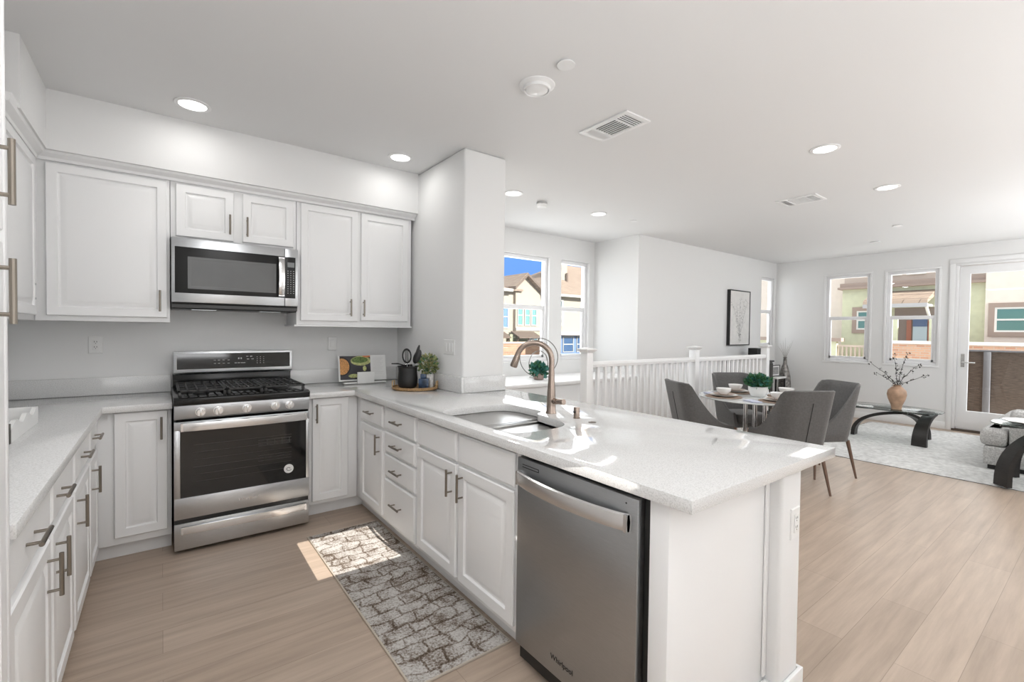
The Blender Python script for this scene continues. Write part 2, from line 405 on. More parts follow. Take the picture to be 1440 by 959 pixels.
    def build(s, name, mats, parent=None, bevel=0, seg=2, smooth=35, subsurf=0):
        if not isinstance(mats, (list, tuple)): mats = [mats]
        off = BASE.get(parent.name, Vector((0, 0, 0))) if parent else Vector((0, 0, 0))
        me = D.meshes.new(name)
        me.from_pydata([tuple(Vector(p) - off) for p in s.v], [], s.f)
        bm = bmesh.new(); bm.from_mesh(me)
        for f, mi in zip(bm.faces, s.mi): f.material_index = mi
        bmesh.ops.recalc_face_normals(bm, faces=bm.faces)
        if bevel:
            ed = [e for e in bm.edges if len(e.link_faces) == 2 and e.calc_face_angle(0) > 0.5]
            bmesh.ops.bevel(bm, geom=ed, offset=bevel, segments=seg, profile=0.5, affect='EDGES', clamp_overlap=True)
        bm.to_mesh(me); bm.free()
        for mt in mats: me.materials.append(mt)
        if smooth:
            for p in me.polygons: p.use_smooth = True
            me.set_sharp_from_angle(angle=radians(smooth))
        o = D.objects.new(name, me); C.objects.link(o)
        if subsurf:
            md = o.modifiers.new('subdivision', 'SUBSURF'); md.levels = subsurf; md.render_levels = subsurf
        if parent:
            o.parent = parent; BASE[o.name] = off
        else:
            BASE[o.name] = Vector((0, 0, 0))
        return o

def tag(o, label, cat, group=None, kind=None):
    o['label'] = label
    if cat: o['category'] = cat
    if group: o['group'] = group
    if kind: o['kind'] = kind
    return o
def thing(name, label, cat, loc=(0, 0, 0), group=None):
    o = D.objects.new(name, None); C.objects.link(o); o.location = loc
    o.empty_display_size = 0.1
    BASE[o.name] = Vector(loc)
    return tag(o, label, cat, group)
def struct(g, name, mats, label, cat, **k):
    o = g.build(name, mats, **k)
    return tag(o, label, cat, kind='structure')
def dup(root, loc=None, rotz=None, label=None, group=None):
    r = root.copy(); C.objects.link(r)
    if loc is not None: r.location = loc
    if rotz is not None: r.rotation_euler = (0, 0, rotz)
    if label: r['label'] = label
    if group: r['group'] = group
    for ch in list(root.children):
        c = ch.copy(); C.objects.link(c); c.parent = r
        for g2 in list(ch.children):
            d = g2.copy(); C.objects.link(d); d.parent = c
    return r
def text(name, body, size, loc, rot, mt, parent, ext=0.0006):
    cu = D.curves.new(name, 'FONT'); cu.body = body; cu.size = size; cu.extrude = ext
    cu.align_x = 'CENTER'; cu.align_y = 'CENTER'; cu.materials.append(mt)
    tmp = D.objects.new('lettering', cu); C.objects.link(tmp)
    bpy.context.view_layer.update()
    me = D.meshes.new_from_object(tmp.evaluated_get(bpy.context.evaluated_depsgraph_get()))
    D.objects.remove(tmp)
    o = D.objects.new(name, me); C.objects.link(o)
    o.parent = parent; o.location = Vector(loc) - BASE[parent.name]; o.rotation_euler = rot
    return o
def leaves(g, c, rad, n, size, ms=(0,), rnd=None, up=0.3):
    rnd = rnd or random
    for _ in range(n):
        while True:
            p = Vector((rnd.uniform(-1, 1), rnd.uniform(-1, 1), rnd.uniform(-1, 1)))
            if 0.15 < p.length < 1: break
        q = Vector((c[0] + p.x * rad[0], c[1] + p.y * rad[1], c[2] + p.z * rad[2]))
        d = (p + Vector((rnd.uniform(-.6, .6), rnd.uniform(-.6, .6), up + rnd.uniform(-.5, .6)))).normalized()
        a = d.cross(Vector((rnd.uniform(-1, 1), rnd.uniform(-1, 1), rnd.uniform(-1, 1)))).normalized()
        nn = d.cross(a)
        L = size * rnd.uniform(.6, 1.2); W = L * rnd.uniform(.28, .42)
        g.add([q, q + d * L * .45 + a * W + nn * L * .06, q + d * L, q + d * L * .45 - a * W + nn * L * .06, q + d * L * .5 - nn * L * .04], [(0, 1, 4), (1, 2, 4), (2, 3, 4), (3, 0, 4)], rnd.choice(ms))

# ================================================================== THE SETTING
H = 2.70
XL, YB = -0.916, 4.10           # left wall, stove wall
YP, XP0, XP1 = 2.92, 1.755, 2.13
YN, YK, XK, XF = 4.80, 4.0, 5.15, 9.25
ZS = 2.365                      # soffit underside

# floor with the stair opening
g = G()
SX0, SX1, SY0 = 3.42, 7.0, 3.27
g.box(-1.1, 9.4, -2.6, SY0, -0.12, 0)
g.box(-1.1, SX0, SY0, 4.95, -0.12, 0)
g.box(SX1, 9.4, SY0, 4.95, -0.12, 0)
struct(g, 'floor', FLOOR, 'pale oak plank floor running through kitchen, dining and living area', 'floor', smooth=0)
g = G()
g.box(-1.1, 9.5, -2.7, 5.0, H, H + 0.12)
struct(g, 'ceiling', CEIL, 'flat white painted ceiling over the whole room', 'ceiling', smooth=0)

def wallseg_y(name, y0, y1, x0, x1, z0, z1, ops, label, m=WALL):
    """wall along X with openings (xa, xb, za, zb)"""
    g = G(); xs = x0
    for (a, b2, za, zb) in sorted(ops):
        if a > xs: g.box(xs, a, y0, y1, z0, z1)
        if za > z0: g.box(a, b2, y0, y1, z0, za)
        if zb < z1: g.box(a, b2, y0, y1, zb, z1)
        xs = b2
    if xs < x1: g.box(xs, x1, y0, y1, z0, z1)
    return struct(g, name, m, label, 'wall', smooth=0)
def wallseg_x(name, x0, x1, y0, y1, z0, z1, ops, label, m=WALL):
    g = G(); ys = y0
    for (a, b2, za, zb) in sorted(ops):
        if a > ys: g.box(x0, x1, ys, a, z0, z1)
        if za > z0: g.box(x0, x1, a, b2, z0, za)
        if zb < z1: g.box(x0, x1, a, b2, zb, z1)
        ys = b2
    if ys < y1: g.box(x0, x1, ys, y1, z0, z1)
    return struct(g, name, m, label, 'wall', smooth=0)

NW1 = (3.22, 4.26, 0.97, 2.385); NW2 = (4.48, 5.04, 0.97, 2.385)
PW = (8.66, 9.17, 1.13, 2.41)
FW1 = (2.545, 3.175, 0.93, 2.385); FW2 = (1.705, 2.325, 0.93, 2.385)
FD = (0.50, 1.52, 0.0, 2.43)
wallseg_x('wall_left', XL - 0.15, XL, -2.6, 4.25, 0, H, [], 'white painted wall behind the left counter')
wallseg_y('wall_stove', YB, YB + 0.15, XL, XP0, 0, H, [], 'white painted wall behind the range and upper cabinets')
g = G(); g.box(XP0, XP1, YP, 4.95, 0, H)
struct(g, 'wall_pillar', WALL, 'white rounded-corner stub wall between range wall and sink counter', 'wall', bevel=0.018, seg=3)
wallseg_y('wall_stair', YN, YN + 0.15, XP1, XK + 0.15, -1.2, H, [NW1, NW2], 'white wall with two windows above the stair ledge')
g = G(); g.box(XK, XK + 0.15, YK, YN, 0, H)
struct(g, 'wall_return', WALL, 'short white return wall between stair windows and picture wall', 'wall', smooth=0)
wallseg_y('wall_picture', YK, YK + 0.11, XK + 0.15, XF + 0.15, -1.2, H, [PW], 'long white wall behind the railing carrying the framed print')
wallseg_x('wall_living', XF, XF + 0.15, -2.6, YK, 0, H, [FW1, FW2, FD], 'far white living room wall with two windows and a glass door')
wallseg_y('wall_rear', -2.65, -2.5, XL, XF, 0, H,
          [(0.595, 1.07, 2.28, 2.585)], 'white rear wall behind the viewpoint with a small transom opening')
# ledge under the stair windows, stairs
g = G()
g.box(XP1, XK, 3.975, YN, 0.745, 0.785); g.box(XP1, XK, 4.0, 4.06, -1.2, 0.745)
struct(g, 'trim_ledge', TRIM, 'deep white ledge below the stair windows', 'ledge', bevel=0.004)
g = G()
for i in range(7):
    g.box(SX0 + 0.02 + i * 0.27, SX0 + 0.29 + i * 0.27, SY0 + 0.02, YK - 0.02, -0.16 * (i + 1) - 0.05, -0.16 * (i + 1))
g.box(SX0, SX1, SY0, SY0 + 0.015, -1.25, -0.01)
struct(g, 'stairs', FLOOR, 'wooden stair flight going down behind the white railing', 'stairs', smooth=0)

# soffit over the cabinets
g = G()
g.prism([(XL, 3.08), (-0.514, 3.08), (-0.514, 3.68), (XP0, 3.68), (XP0, YB), (XL, YB)], ZS, H)
struct(g, 'wall_soffit', WALL, 'white boxed soffit above the upper cabinets', 'soffit', smooth=0)
# crown moulding under the soffit
g = G()
prof = [(0.0, 2.318), (-0.018, 2.318), (-0.022, 2.334), (-0.05, 2.352), (-0.056, 2.366), (-0.06, 2.385), (0.0, 2.385)]
path = [((XL, 3.015), (0, -1)), ((-0.58, 3.015), (0.70711 * 1.414, -0.70711 * 1.414)), ((-0.58, 3.76), (1, -1)), ((XP0 - 0.002, 3.76), (0, -1))]
rr = []
for (p, d) in path:
    rr.append([(p[0] - o * d[0], p[1] - o * d[1], z) for o, z in prof])
g.loft(rr)
struct(g, 'trim_1', TRIM, 'white crown moulding running along the top of the upper cabinets', 'moulding', smooth=20)

# baseboards
def bb(name, x0, x1, y0, y1, label):
    g = G(); g.box(x0, x1, y0, y1, 0, 0.105); struct(g, name, TRIM, label, 'baseboard', bevel=0.004)
bb('baseboard_living', XF - 0.015, XF, 1.585, YK, 'white baseboard along the far living room wall')
bb('baseboard_picture', SX1 + 0.1, XF - 0.016, YK - 0.015, YK, 'white baseboard below the picture wall window')

# windows of the house
def win_y(n, op, y, label, yo=0.08, rail=None):
    x0, x1, z0, z1 = op
    w0 = thing('window_%d' % n, label, 'window', ((x0 + x1) / 2, y, z0)); w0['kind'] = 'structure'
    g = G(); fr = lambda u, v, k: (u, y + yo - k, v)
    t2 = 0.045; zr = rail or (z0 + z1) / 2 + 0.02
    for (a, b2, c, d2) in ((x0, x1, z0, z0 + t2), (x0, x1, z1 - t2, z1), (x0, x0 + t2, z0 + t2, z1 - t2), (x1 - t2, x1, z0 + t2, z1 - t2)):
        g.box(a, b2, y + yo - 0.03, y + yo + 0.04, c, d2)
    g.box(x0 + t2, x1 - t2, y + yo - 0.015, y + yo + 0.03, zr - 0.03, zr + 0.03)
    g.box(x0 + t2, x0 + t2 + 0.03, y + yo - 0.015, y + yo + 0.02, z0 + t2, zr - 0.03); g.box(x1 - t2 - 0.03, x1 - t2, y + yo - 0.015, y + yo + 0.02, z0 + t2, zr - 0.03)
    g.box(x0 + t2, x1 - t2, y + yo - 0.015, y + yo + 0.02, z0 + t2, z0 + t2 + 0.035)
    g.build('window_frame', VINYL, w0, bevel=0.003)
    g = G(); g.box(x0 + t2, x1 - t2, y + yo + 0.005, y + yo + 0.009, z0 + t2, z1 - t2); g.build('window_pane', PANE, w0, smooth=0)
    return w0
def win_x(n, op, x, label, xo=0.05):
    y0, y1, z0, z1 = op
    w0 = thing('window_%d' % n, label, 'window', (x, (y0 + y1) / 2, z0)); w0['kind'] = 'structure'
    g = G(); t2 = 0.045; zr = (z0 + z1) / 2
    for (a, b2, c, d2) in ((y0, y1, z0, z0 + t2), (y0, y1, z1 - t2, z1), (y0, y0 + t2, z0 + t2, z1 - t2), (y1 - t2, y1, z0 + t2, z1 - t2)):
        g.box(x + xo - 0.03, x + xo + 0.04, a, b2, c, d2)
    g.box(x + xo - 0.015, x + xo + 0.03, y0 + t2, y1 - t2, zr - 0.028, zr + 0.028)
    g.box(x + xo - 0.015, x + xo + 0.02, y0 + t2, y0 + t2 + 0.03, z0 + t2, zr - 0.028); g.box(x + xo - 0.015, x + xo + 0.02, y1 - t2 - 0.03, y1 - t2, z0 + t2, zr - 0.028)
    g.box(x + xo - 0.015, x + xo + 0.02, y0 + t2, y1 - t2, z0 + t2, z0 + t2 + 0.04)
    g.build('window_frame', VINYL, w0, bevel=0.003)
    g = G(); g.box(x + xo + 0.005, x + xo + 0.009, y0 + t2, y1 - t2, z0 + t2, z1 - t2); g.build('window_pane', PANE, w0, smooth=0)
    g = G()
    for (a, b2, c, d2) in ((y0 - 0.03, y1 + 0.03, z0 - 0.03, z0), (y0 - 0.03, y1 + 0.03, z1, z1 + 0.03), (y0 - 0.03, y0, z0, z1), (y1, y1 + 0.03, z0, z1)):
        g.box(x - 0.012, x, a, b2, c, d2)
    g.build('window_casing', TRIM, w0, bevel=0.003)
    return w0
win_y(1, NW1, YN, 'wide white double-hung window left of the pair above the stair ledge')
win_y(2, NW2, YN, 'narrow white double-hung window right of the pair above the stair ledge')
win_y(3, PW, YK, 'tall narrow white window in the corner to the right of the framed print', yo=0.06)
win_x(4, FW1, XF, 'white double-hung window on the far wall facing the green facade')
win_x(5, FW2, XF, 'white double-hung window next to the glass door, facing the tiled awning')
# glass door
d0 = thing('door_1', 'white full-glass door at the right end of the far living room wall', 'door', (XF, 1.0, 0)); d0['kind'] = 'structure'
g = G(); y0, y1, z1 = FD[0], FD[1], FD[3]
g.box(XF - 0.015, XF + 0.14, y1 - 0.035, y1 - 0.001, 0.029, z1 - 0.036); g.box(XF - 0.015, XF + 0.14, y0 + 0.001, y0 + 0.035, 0.029, z1 - 0.036); g.box(XF - 0.015, XF + 0.14, y0 + 0.001, y1 - 0.001, z1 - 0.0355, z1 - 0.001)
g.box(XF - 0.02, XF - 0.001, y1, y1 + 0.065, 0, z1); g.box(XF - 0.02, XF - 0.001, y0 - 0.065, y0, 0, z1); g.box(XF - 0.02, XF - 0.001, y0 - 0.065, y1 + 0.065, z1 + 0.0005, z1 + 0.065)
g.build('door_frame', TRIM, d0, bevel=0.003)
g = G(); y0 += 0.042; y1 -= 0.042; z1 -= 0.042; xa, xb = XF + 0.01, XF + 0.055
g.slab_x([(y0, 0.03), (y1, 0.03), (y1, z1), (y0, z1)], [[(y0 + 0.11, 0.30), (y1 - 0.11, 0.30), (y1 - 0.11, z1 - 0.115), (y0 + 0.11, z1 - 0.115)]], xa, xb)
g.build('door_leaf', TRIM, d0, bevel=0.004)
g = G(); g.box(xa + 0.02, xa + 0.026, y0 + 0.11, y1 - 0.11, 0.30, z1 - 0.115); g.build('door_glass', PANE, d0, smooth=0)
g = G(); g.cyl((XF + 0.01, y1 - 0.055, 1.0), (XF - 0.05, y1 - 0.055, 1.0), 0.011, 10); g.cyl((XF - 0.045, y1 - 0.05, 1.0), (XF - 0.045, y1 - 0.19, 1.0), 0.009, 10)
g.box(XF + 0.004, XF + 0.01, y1 - 0.075, y1 - 0.035, 0.93, 1.12); g.build('door_handle', STEEL_B, d0)
g = G(); g.box(XF - 0.03, XF + 0.15, y0 - 0.04, y1 + 0.04, 0, 0.028); g.build('door_threshold', EAVE, d0)

# ================================================================== CABINETS
def FY(y): return lambda u, v, n: (u, y - n, v)            # face looking to -Y
def FXm(x): return lambda u, v, n: (x - n, u, v)           # face looking to -X
def FXp(x): return lambda u, v, n: (x + n, u, v)           # face looking to +X
DOORLEV = [(0, 0), (0, 0.013), (0.004, 0.018), (0.05, 0.018), (0.055, 0.007), (0.062, 0.007), (0.088, 0.0165), (0.092, 0.0175)]
FRONTLEV = [(0, 0), (0, 0.012), (0.009, 0.018)]
def pull(fr, u, v, vert, parent, L=0.135, sep=0.096, n0=0.018, name='handle'):
    g = G(); st = n0 + 0.032
    e = L / 2; q = sep / 2
    P = (lambda s, n: fr(u, v + s, n)) if vert else (lambda s, n: fr(u + s, v, n))
    g.tube([P(-e, st), P(e, st)], 0.0062, 10)
    for s in (-q, q): g.tube([P(s, n0 - 0.001), P(s, st)], 0.0045, 8)
    o = g.build(name, NICKEL, parent); 
    return o
def door(fr, u0, u1, v0, v1, parent, hu=None, hv=None, vert=True, name='door', lev=DOORLEV):
    g = G(); lv = lev
    if name == 'door' and min(u1 - u0, v1 - v0) < 0.2: lv = [(i * 0.7, n) for i, n in lev]
    g.rings(fr, u0, u1, v0, v1, lv)
    o = g.build(name, CAB, parent, smooth=20)
    if hu is not None: pull(fr, hu, hv, vert, o)
    return o
Z0, Z1 = 0.10, 0.874
def carcass(root, x0, x1, y0, y1, z0, z1):
    g = G(); g.box(x0, x1, y0, y1, z0, z1); return g.build('cabinet_body', CAB, root, bevel=0.002)
def toekick(root, x0, x1, y0, y1):
    g = G(); g.box(x0, x1, y0, y1, 0, Z0 - 0.001); return g.build('toe_kick', CAB, root)

# left run
XLF = -0.303
r = thing('base_cabinet', 'white base cabinet at the near end of the left counter, by the pantry', 'base cabinet', (-0.6, 2.04, 0), 'white base cabinets')
carcass(r, XL + 0.002, XLF, 1.534, 2.556, Z0, Z1); toekick(r, XL + 0.002, XLF - 0.075, 1.534, 2.556)
fr = FXp(XLF)
door(fr, 1.545, 2.055, 0.725, 0.862, r, 1.77, 0.795, False, 'drawer', FRONTLEV)
door(fr, 2.095, 2.53, 0.725, 0.862, r, 2.21, 0.795, False, 'drawer', FRONTLEV)
door(fr, 1.545, 2.055, 0.115, 0.69, r, 2.0, 0.59)
door(fr, 2.095, 2.53, 0.115, 0.69, r, 2.145, 0.59)
r = thing('base_cabinet', 'white base cabinet at the far end of the left counter, in the corner', 'base cabinet', (-0.6, 3.0, 0), 'white base cabinets')
carcass(r, XL + 0.002, XLF, 2.558, 3.50, Z0, Z1); toekick(r, XL + 0.002, XLF - 0.075, 2.558, 3.56)
door(fr, 2.575, 3.05, 0.725, 0.862, r, 2.80, 0.795, False, 'drawer', FRONTLEV)
door(fr, 3.09, 3.42, 0.725, 0.862, r, 3.22, 0.795, False, 'drawer', FRONTLEV)
door(fr, 2.575, 3.05, 0.115, 0.69, r, 2.63, 0.59)
door(fr, 3.09, 3.42, 0.115, 0.69, r, 3.14, 0.59)
# stove wall
YF = 3.508
fr = FY(YF)
r = thing('base_cabinet', 'white single-door base cabinet to the left of the range', 'base cabinet', (-0.1, 3.8, 0), 'white base cabinets')
carcass(r, XLF + 0.001, 0.046, YF, YB - 0.002, Z0, Z1); toekick(r, XLF - 0.07, 0.046, YF + 0.075, YB - 0.002)
door(fr, -0.222, 0.027, 0.142, 0.868, r, -0.003, 0.765)
r = thing('base_cabinet', 'white single-door base cabinet to the right of the range', 'base cabinet', (1.0, 3.8, 0), 'white base cabinets')
carcass(r, 0.828, 1.183, YF, YB - 0.002, Z0, Z1); toekick(r, 0.828, 1.255, YF + 0.075, YB - 0.002)
door(fr, 0.858, 1.112, 0.125, 0.868, r, 0.882, 0.765)
# peninsula
XPF = 1.185
fr = FXm(XPF)
PB = 1.785
r = thing('base_cabinet', 'white drawer-over-door base cabinet in the inner corner of the sink counter', 'base cabinet', (1.5, 3.2, 0), 'white base cabinets')
carcass(r, XPF, XP0 - 0.003, 2.947, 3.60, Z0, Z1); toekick(r, XPF + 0.065, XP0 - 0.003, 2.947, 3.582)
door(fr, 2.967, 3.385, 0.717, 0.860, r, 3.172, 0.790, False, 'drawer', FRONTLEV)
door(fr, 2.967, 3.385, 0.130, 0.693, r, 3.012, 0.598)
r = thing('base_cabinet', 'white base cabinet with a stack of four drawers', 'base cabinet', (1.5, 2.7, 0), 'white base cabinets')
carcass(r, XPF, PB - 0.04, 2.448, 2.945, Z0, Z1); toekick(r, XPF + 0.065, PB - 0.04, 2.448, 2.945)
for (za, zb, zh) in ((0.722, 0.860, 0.792), (0.575, 0.705, 0.640), (0.415, 0.558, 0.482), (0.122, 0.397, 0.268)):
    door(fr, 2.472, 2.925, za, zb, r, 2.703, zh, False, 'drawer', FRONTLEV)
r = thing('base_cabinet', 'white double-door sink base cabinet beside the dishwasher', 'base cabinet', (1.5, 1.97, 0), 'white base cabinets')
g = G(); g.box(XPF, XPF + 0.02, 1.497, 2.446, Z0, Z1); g.box(XPF + 0.02, PB - 0.02, 1.497, 1.515, Z0, Z1); g.box(XPF + 0.02, PB - 0.02, 2.428, 2.446, Z0, Z1); g.box(XPF + 0.02, PB - 0.02, 1.515, 2.428, Z0, Z0 + 0.018)
g.build('cabinet_body', CAB, r, bevel=0.002); toekick(r, XPF + 0.065, PB - 0.04, 1.497, 2.446)
door(fr, 2.0, 2.432, 0.717, 0.860, r, name='false_drawer_front', lev=FRONTLEV)
door(fr, 1.522, 1.970, 0.717, 0.860, r, name='false_drawer_front', lev=FRONTLEV)
door(fr, 2.0, 2.432, 0.130, 0.70, r, 2.037, 0.605)
door(fr, 1.522, 1.970, 0.130, 0.70, r, 1.932, 0.605)

# peninsula end panel and pony wall
g = G(); g.box(1.172, 1.789, 0.785, 0.852, 0, 0.873)
g.box(1.762, 1.789, 0.777, 0.785, 0.105, 0.873)
struct(g, 'trim_2', CAB, 'white flat end panel closing the peninsula beside the dishwasher', 'panel', bevel=0.003)
g = G(); g.box(1.79, 1.955, 0.735, 2.918, 0, 0.873)
struct(g, 'wall_pony', WALL, 'low white wall under the dining side of the peninsula counter', 'wall', bevel=0.016, seg=3)
g = G()
g.prism([(1.172, 0.784), (1.789, 0.784), (1.789, 0.734), (1.956, 0.734), (1.956, 2.9), (1.97, 2.9), (1.97, 0.72), (1.775, 0.72), (1.775, 0.77), (1.172, 0.77)], 0, 0.09)
struct(g, 'baseboard_peninsula', TRIM, 'white baseboard wrapped round the end of the peninsula', 'baseboard', bevel=0.003)

# uppers
YU = 3.757
fr = FY(YU)
def upbody(root, x0, x1, y0, y1, z0, z1):
    g = G(); g.box(x0, x1, y0, y1, z0, z1); return g.build('cabinet_body', CAB, root, bevel=0.002)
ZT = 2.363
r = thing('upper_cabinet', 'large white single-door wall cabinet left of the microwave', 'wall cabinet', (-0.25, YB, 1.4), 'white wall cabinets')
upbody(r, -0.577, 0.044, YU, YB - 0.002, 1.40, ZT); door(fr, -0.530, 0.030, 1.430, 2.308, r, -0.008, 1.536)
r = thing('upper_cabinet', 'short white two-door wall cabinet above the microwave', 'wall cabinet', (0.43, YB, 1.95), 'white wall cabinets')
upbody(r, 0.047, 0.804, YU, YB - 0.002, 1.952, ZT)
door(fr, 0.075, 0.401, 1.966, 2.306, r, 0.376, 2.075); door(fr, 0.454, 0.783, 1.970, 2.306, r, 0.480, 2.073)
r = thing('upper_cabinet', 'white two-door wall cabinet right of the microwave', 'wall cabinet', (1.25, YB, 1.4), 'white wall cabinets')
upbody(r, 0.807, 1.728, YU, YB - 0.002, 1.40, ZT)
g = G(); g.box(0.79, 1.735, YU - 0.012, YB - 0.005, 1.388, 1.3995); g.build('light_rail', CAB, r)
door(fr, 0.833, 1.264, 1.432, 2.314, r, 1.201, 1.54); door(fr, 1.288, 1.696, 1.440, 2.308, r, 1.306, 1.54)
r = thing('upper_cabinet', 'white wall cabinet on the left wall, seen edge-on in the corner', 'wall cabinet', (XL, 3.4, 1.4), 'white wall cabinets')
upbody(r, XL + 0.002, -0.580, 3.02, YB - 0.002, 1.40, ZT)
dr = door(FXp(-0.578), 3.035, 3.70, 1.430, 2.31, r)
g = G(); g.box(-0.579, -0.5655, 3.024, 3.032, 1.432, 2.308); g.build('door_gap_shade', BLACK, r)  # black strip stands in for the shadow gap along the door edge
for z in (1.60, 1.52):
    g = G(); g.cyl((-0.562, 3.66, z), (-0.556, 3.66, z), 0.006, 8); g.build('hinge_screw', STEEL, r)

# pantry at the left edge
r = thing('pantry_cabinet', 'tall white pantry cabinet at the left edge with stacked bar handles', 'pantry', (-0.6, 1.2, 0))
XPA = -0.295
g = G(); g.box(XL + 0.002, XPA, 0.85, 1.50, Z0, ZT); g.build('cabinet_body', CAB, r, bevel=0.002)
g = G(); g.box(XL + 0.002, XPA + 0.018, 1.502, 1.520, 0, ZT); g.build('end_panel', CAB, r, bevel=0.002)
toekick(r, XL + 0.002, XPA - 0.07, 0.85, 1.50)
frp = FXp(XPA)
door(frp, 0.87, 1.49, 1.575, 2.345, r, 1.39, 1.685); door(frp, 0.87, 1.49, 0.115, 1.555, r, 1.39, 1.44)

# countertops
ZC0, ZC1 = 0.876, 0.914
r = thing('countertop', 'white quartz worktop along the left wall up to the range', 'countertop', (-0.6, 2.8, ZC0), 'quartz worktops')
g = G(); g.prism([(XL + 0.002, 1.53), (-0.268, 1.53), (-0.268, 3.46), (0.05, 3.46), (0.05, YB - 0.002), (XL + 0.002, YB - 0.002)], ZC0, ZC1)
g.build('worktop', QUARTZ, r, bevel=0.003)
g = G(); g.box(XL + 0.002, 0.05, YB - 0.022, YB - 0.002, ZC1, 1.03); g.box(XL + 0.002, XL + 0.022, 1.53, YB - 0.023, ZC1, 1.03); g.build('backsplash', QUARTZ, r, bevel=0.002)
r = thing('countertop', 'white quartz worktop of the peninsula with the undermount sink cutout', 'countertop', (1.7, 2.0, ZC0), 'quartz worktops')
def rounded(pts, rad, n=6):
    outp = []
    k = len(pts)
    for i in range(k):
        p = Vector(pts[i]).to_2d(); a = Vector(pts[i - 1]).to_2d(); b2 = Vector(pts[(i + 1) % k]).to_2d()
        rr2 = rad[i] if isinstance(rad, (list, tuple)) else rad
        da = (a - p).normalized(); db = (b2 - p).normalized()
        s0 = p + da * rr2; s1 = p + db * rr2
        for q in range(n + 1):
            tq = q / n
            outp.append(tuple((1 - tq) ** 2 * s0 + 2 * tq * (1 - tq) * p + tq * tq * s1))
    return outp
SINK = rounded([(1.235, 1.615), (1.61, 1.615), (1.655, 1.97), (1.735, 1.99), (1.735, 2.345), (1.235, 2.345)], [0.12, 0.15, 0.045, 0.05, 0.17, 0.12])
outer = [(0.822, 3.46), (1.149, 3.46), (1.149, 0.700), (2.177, 0.700), (2.177, 2.915), (XP0 - 0.002, 2.915), (XP0 - 0.002, YB - 0.002), (0.822, YB - 0.002)]
g = G(); g.slab(outer, [SINK], ZC0, ZC1); g.build('worktop', QUARTZ, r, bevel=0.002, smooth=40)
g = G(); g.box(0.822, XP0 - 0.003, YB - 0.022, YB - 0.002, ZC1, 1.03); g.box(XP0 - 0.022, XP0 - 0.002, 2.897, YB - 0.023, ZC1, 1.03); g.box(XP0 - 0.001, XP1, 2.897, 2.917, ZC1, 1.03)
g.build('backsplash', QUARTZ, r, bevel=0.002)

# sink: two bowls of steel under the cutout
r = thing('kitchen_sink', 'stainless steel double-bowl undermount sink in the peninsula counter', 'sink', (1.48, 1.98, 0.69))
def bowl(g, loop, z0, z1):
    cx = sum(p[0] for p in loop) / len(loop); cy = sum(p[1] for p in loop) / len(loop)
    def ring(s, z): return [(cx + (x - cx) * s, cy + (y - cy) * s, z) for x, y in loop]
    rs = [ring(1.05, z1), ring(1.0, z1), ring(0.98, z0 + 0.04), ring(0.93, z0 + 0.012), ring(0.85, z0), ring(0.12, z0 - 0.004)]
    rs2 = [ring(0.13, z0 - 0.01), ring(0.86, z0 - 0.006), ring(0.95, z0 + 0.008), ring(1.0, z0 + 0.04), ring(1.02, z1 - 0.004), ring(1.05, z1 - 0.004)]
    g.loft(rs + rs2, cap=True)
L1 = rounded([(1.225, 1.975), (1.72, 1.975), (1.745, 2.0), (1.745, 2.355), (1.225, 2.355)], [0.07, 0.03, 0.03, 0.15, 0.11])
L2 = rounded([(1.225, 1.605), (1.62, 1.605), (1.655, 1.95), (1.225, 1.95)], [0.11, 0.13, 0.07, 0.07])
g = G(); bowl(g, L1, 0.69, 0.874); g.build('large_bowl', SINKM, r, smooth=60)
g = G(); bowl(g, L2, 0.71, 0.866); g.build('small_bowl', SINKM, r, smooth=60)
g = G(); g.prism(rounded([(1.222, 1.938), (1.66, 1.938), (1.70, 1.95), (1.748, 1.99), (1.222, 1.99)], 0.006), 0.83, 0.8735); g.build('divider', SINKM, r, bevel=0.004)
for (cx, cy, z) in ((1.47, 2.16, 0.692), (1.43, 1.78, 0.712)):
    g = G(); g.lathe([(0.0, -.002), (0.043, -.002), (0.043, 0.002), (0.036, 0.004), (0.03, 0.001), (0.0, 0.001)], (cx, cy, z)); g.build('drain', CHROME, r)

# faucet
r = thing('kitchen_faucet', 'brushed nickel gooseneck faucet behind the sink', 'faucet', (1.737, 1.93, ZC1))
g = G(); g.lathe([(0.030, 0), (0.030, 0.006), (0.0265, 0.012), (0.0255, 0.05), (0.0225, 0.12), (0.0175, 0.19), (0.0165, 0.24)], (1.737, 1.93, ZC1), 20); g.build('faucet_base', FAUC, r)
dv = Vector((-0.707, 0.707, 0)); p0 = Vector((1.737, 1.93, 0))
ctr = 0.082; pts = [p0 + Vector((0, 0, 1.145)), p0 + Vector((0, 0, 1.20))]
for i in range(0, 15):
    th = pi * (i / 14) * 0.93
    pts.append(p0 + dv * (0.098 * (1 - cos(th))) + Vector((0, 0, 1.212 + 0.095 * sin(th))))
q = pts[-1]; dd = (pts[-1] - pts[-2]).normalized()
g = G(); g.tube(pts, 0.0155, 14); g.build('gooseneck', FAUC, r, smooth=50)
g = G(); g.tube([q - dd * 0.004, q + dd * 0.02, q + dd * 0.06, q + dd * 0.068], [0.0165, 0.0185, 0.0215, 0.0185], 16); g.build('spray_head', FAUC, r, smooth=50)
g = G(); g.tube([(1.737, 1.93, 0.985), (1.737, 1.885, 0.985)], 0.0165, 14); g.tube([(1.737, 1.886, 0.985), (1.738, 1.85, 0.987), (1.739, 1.83, 0.989)], [0.013, 0.0155, 0.0165], 14); g.build('lever_handle', FAUC, r)
r = thing('air_gap_cap', 'short brushed nickel cylinder on the counter beside the faucet', 'sink fitting', (1.751, 1.743, ZC1))
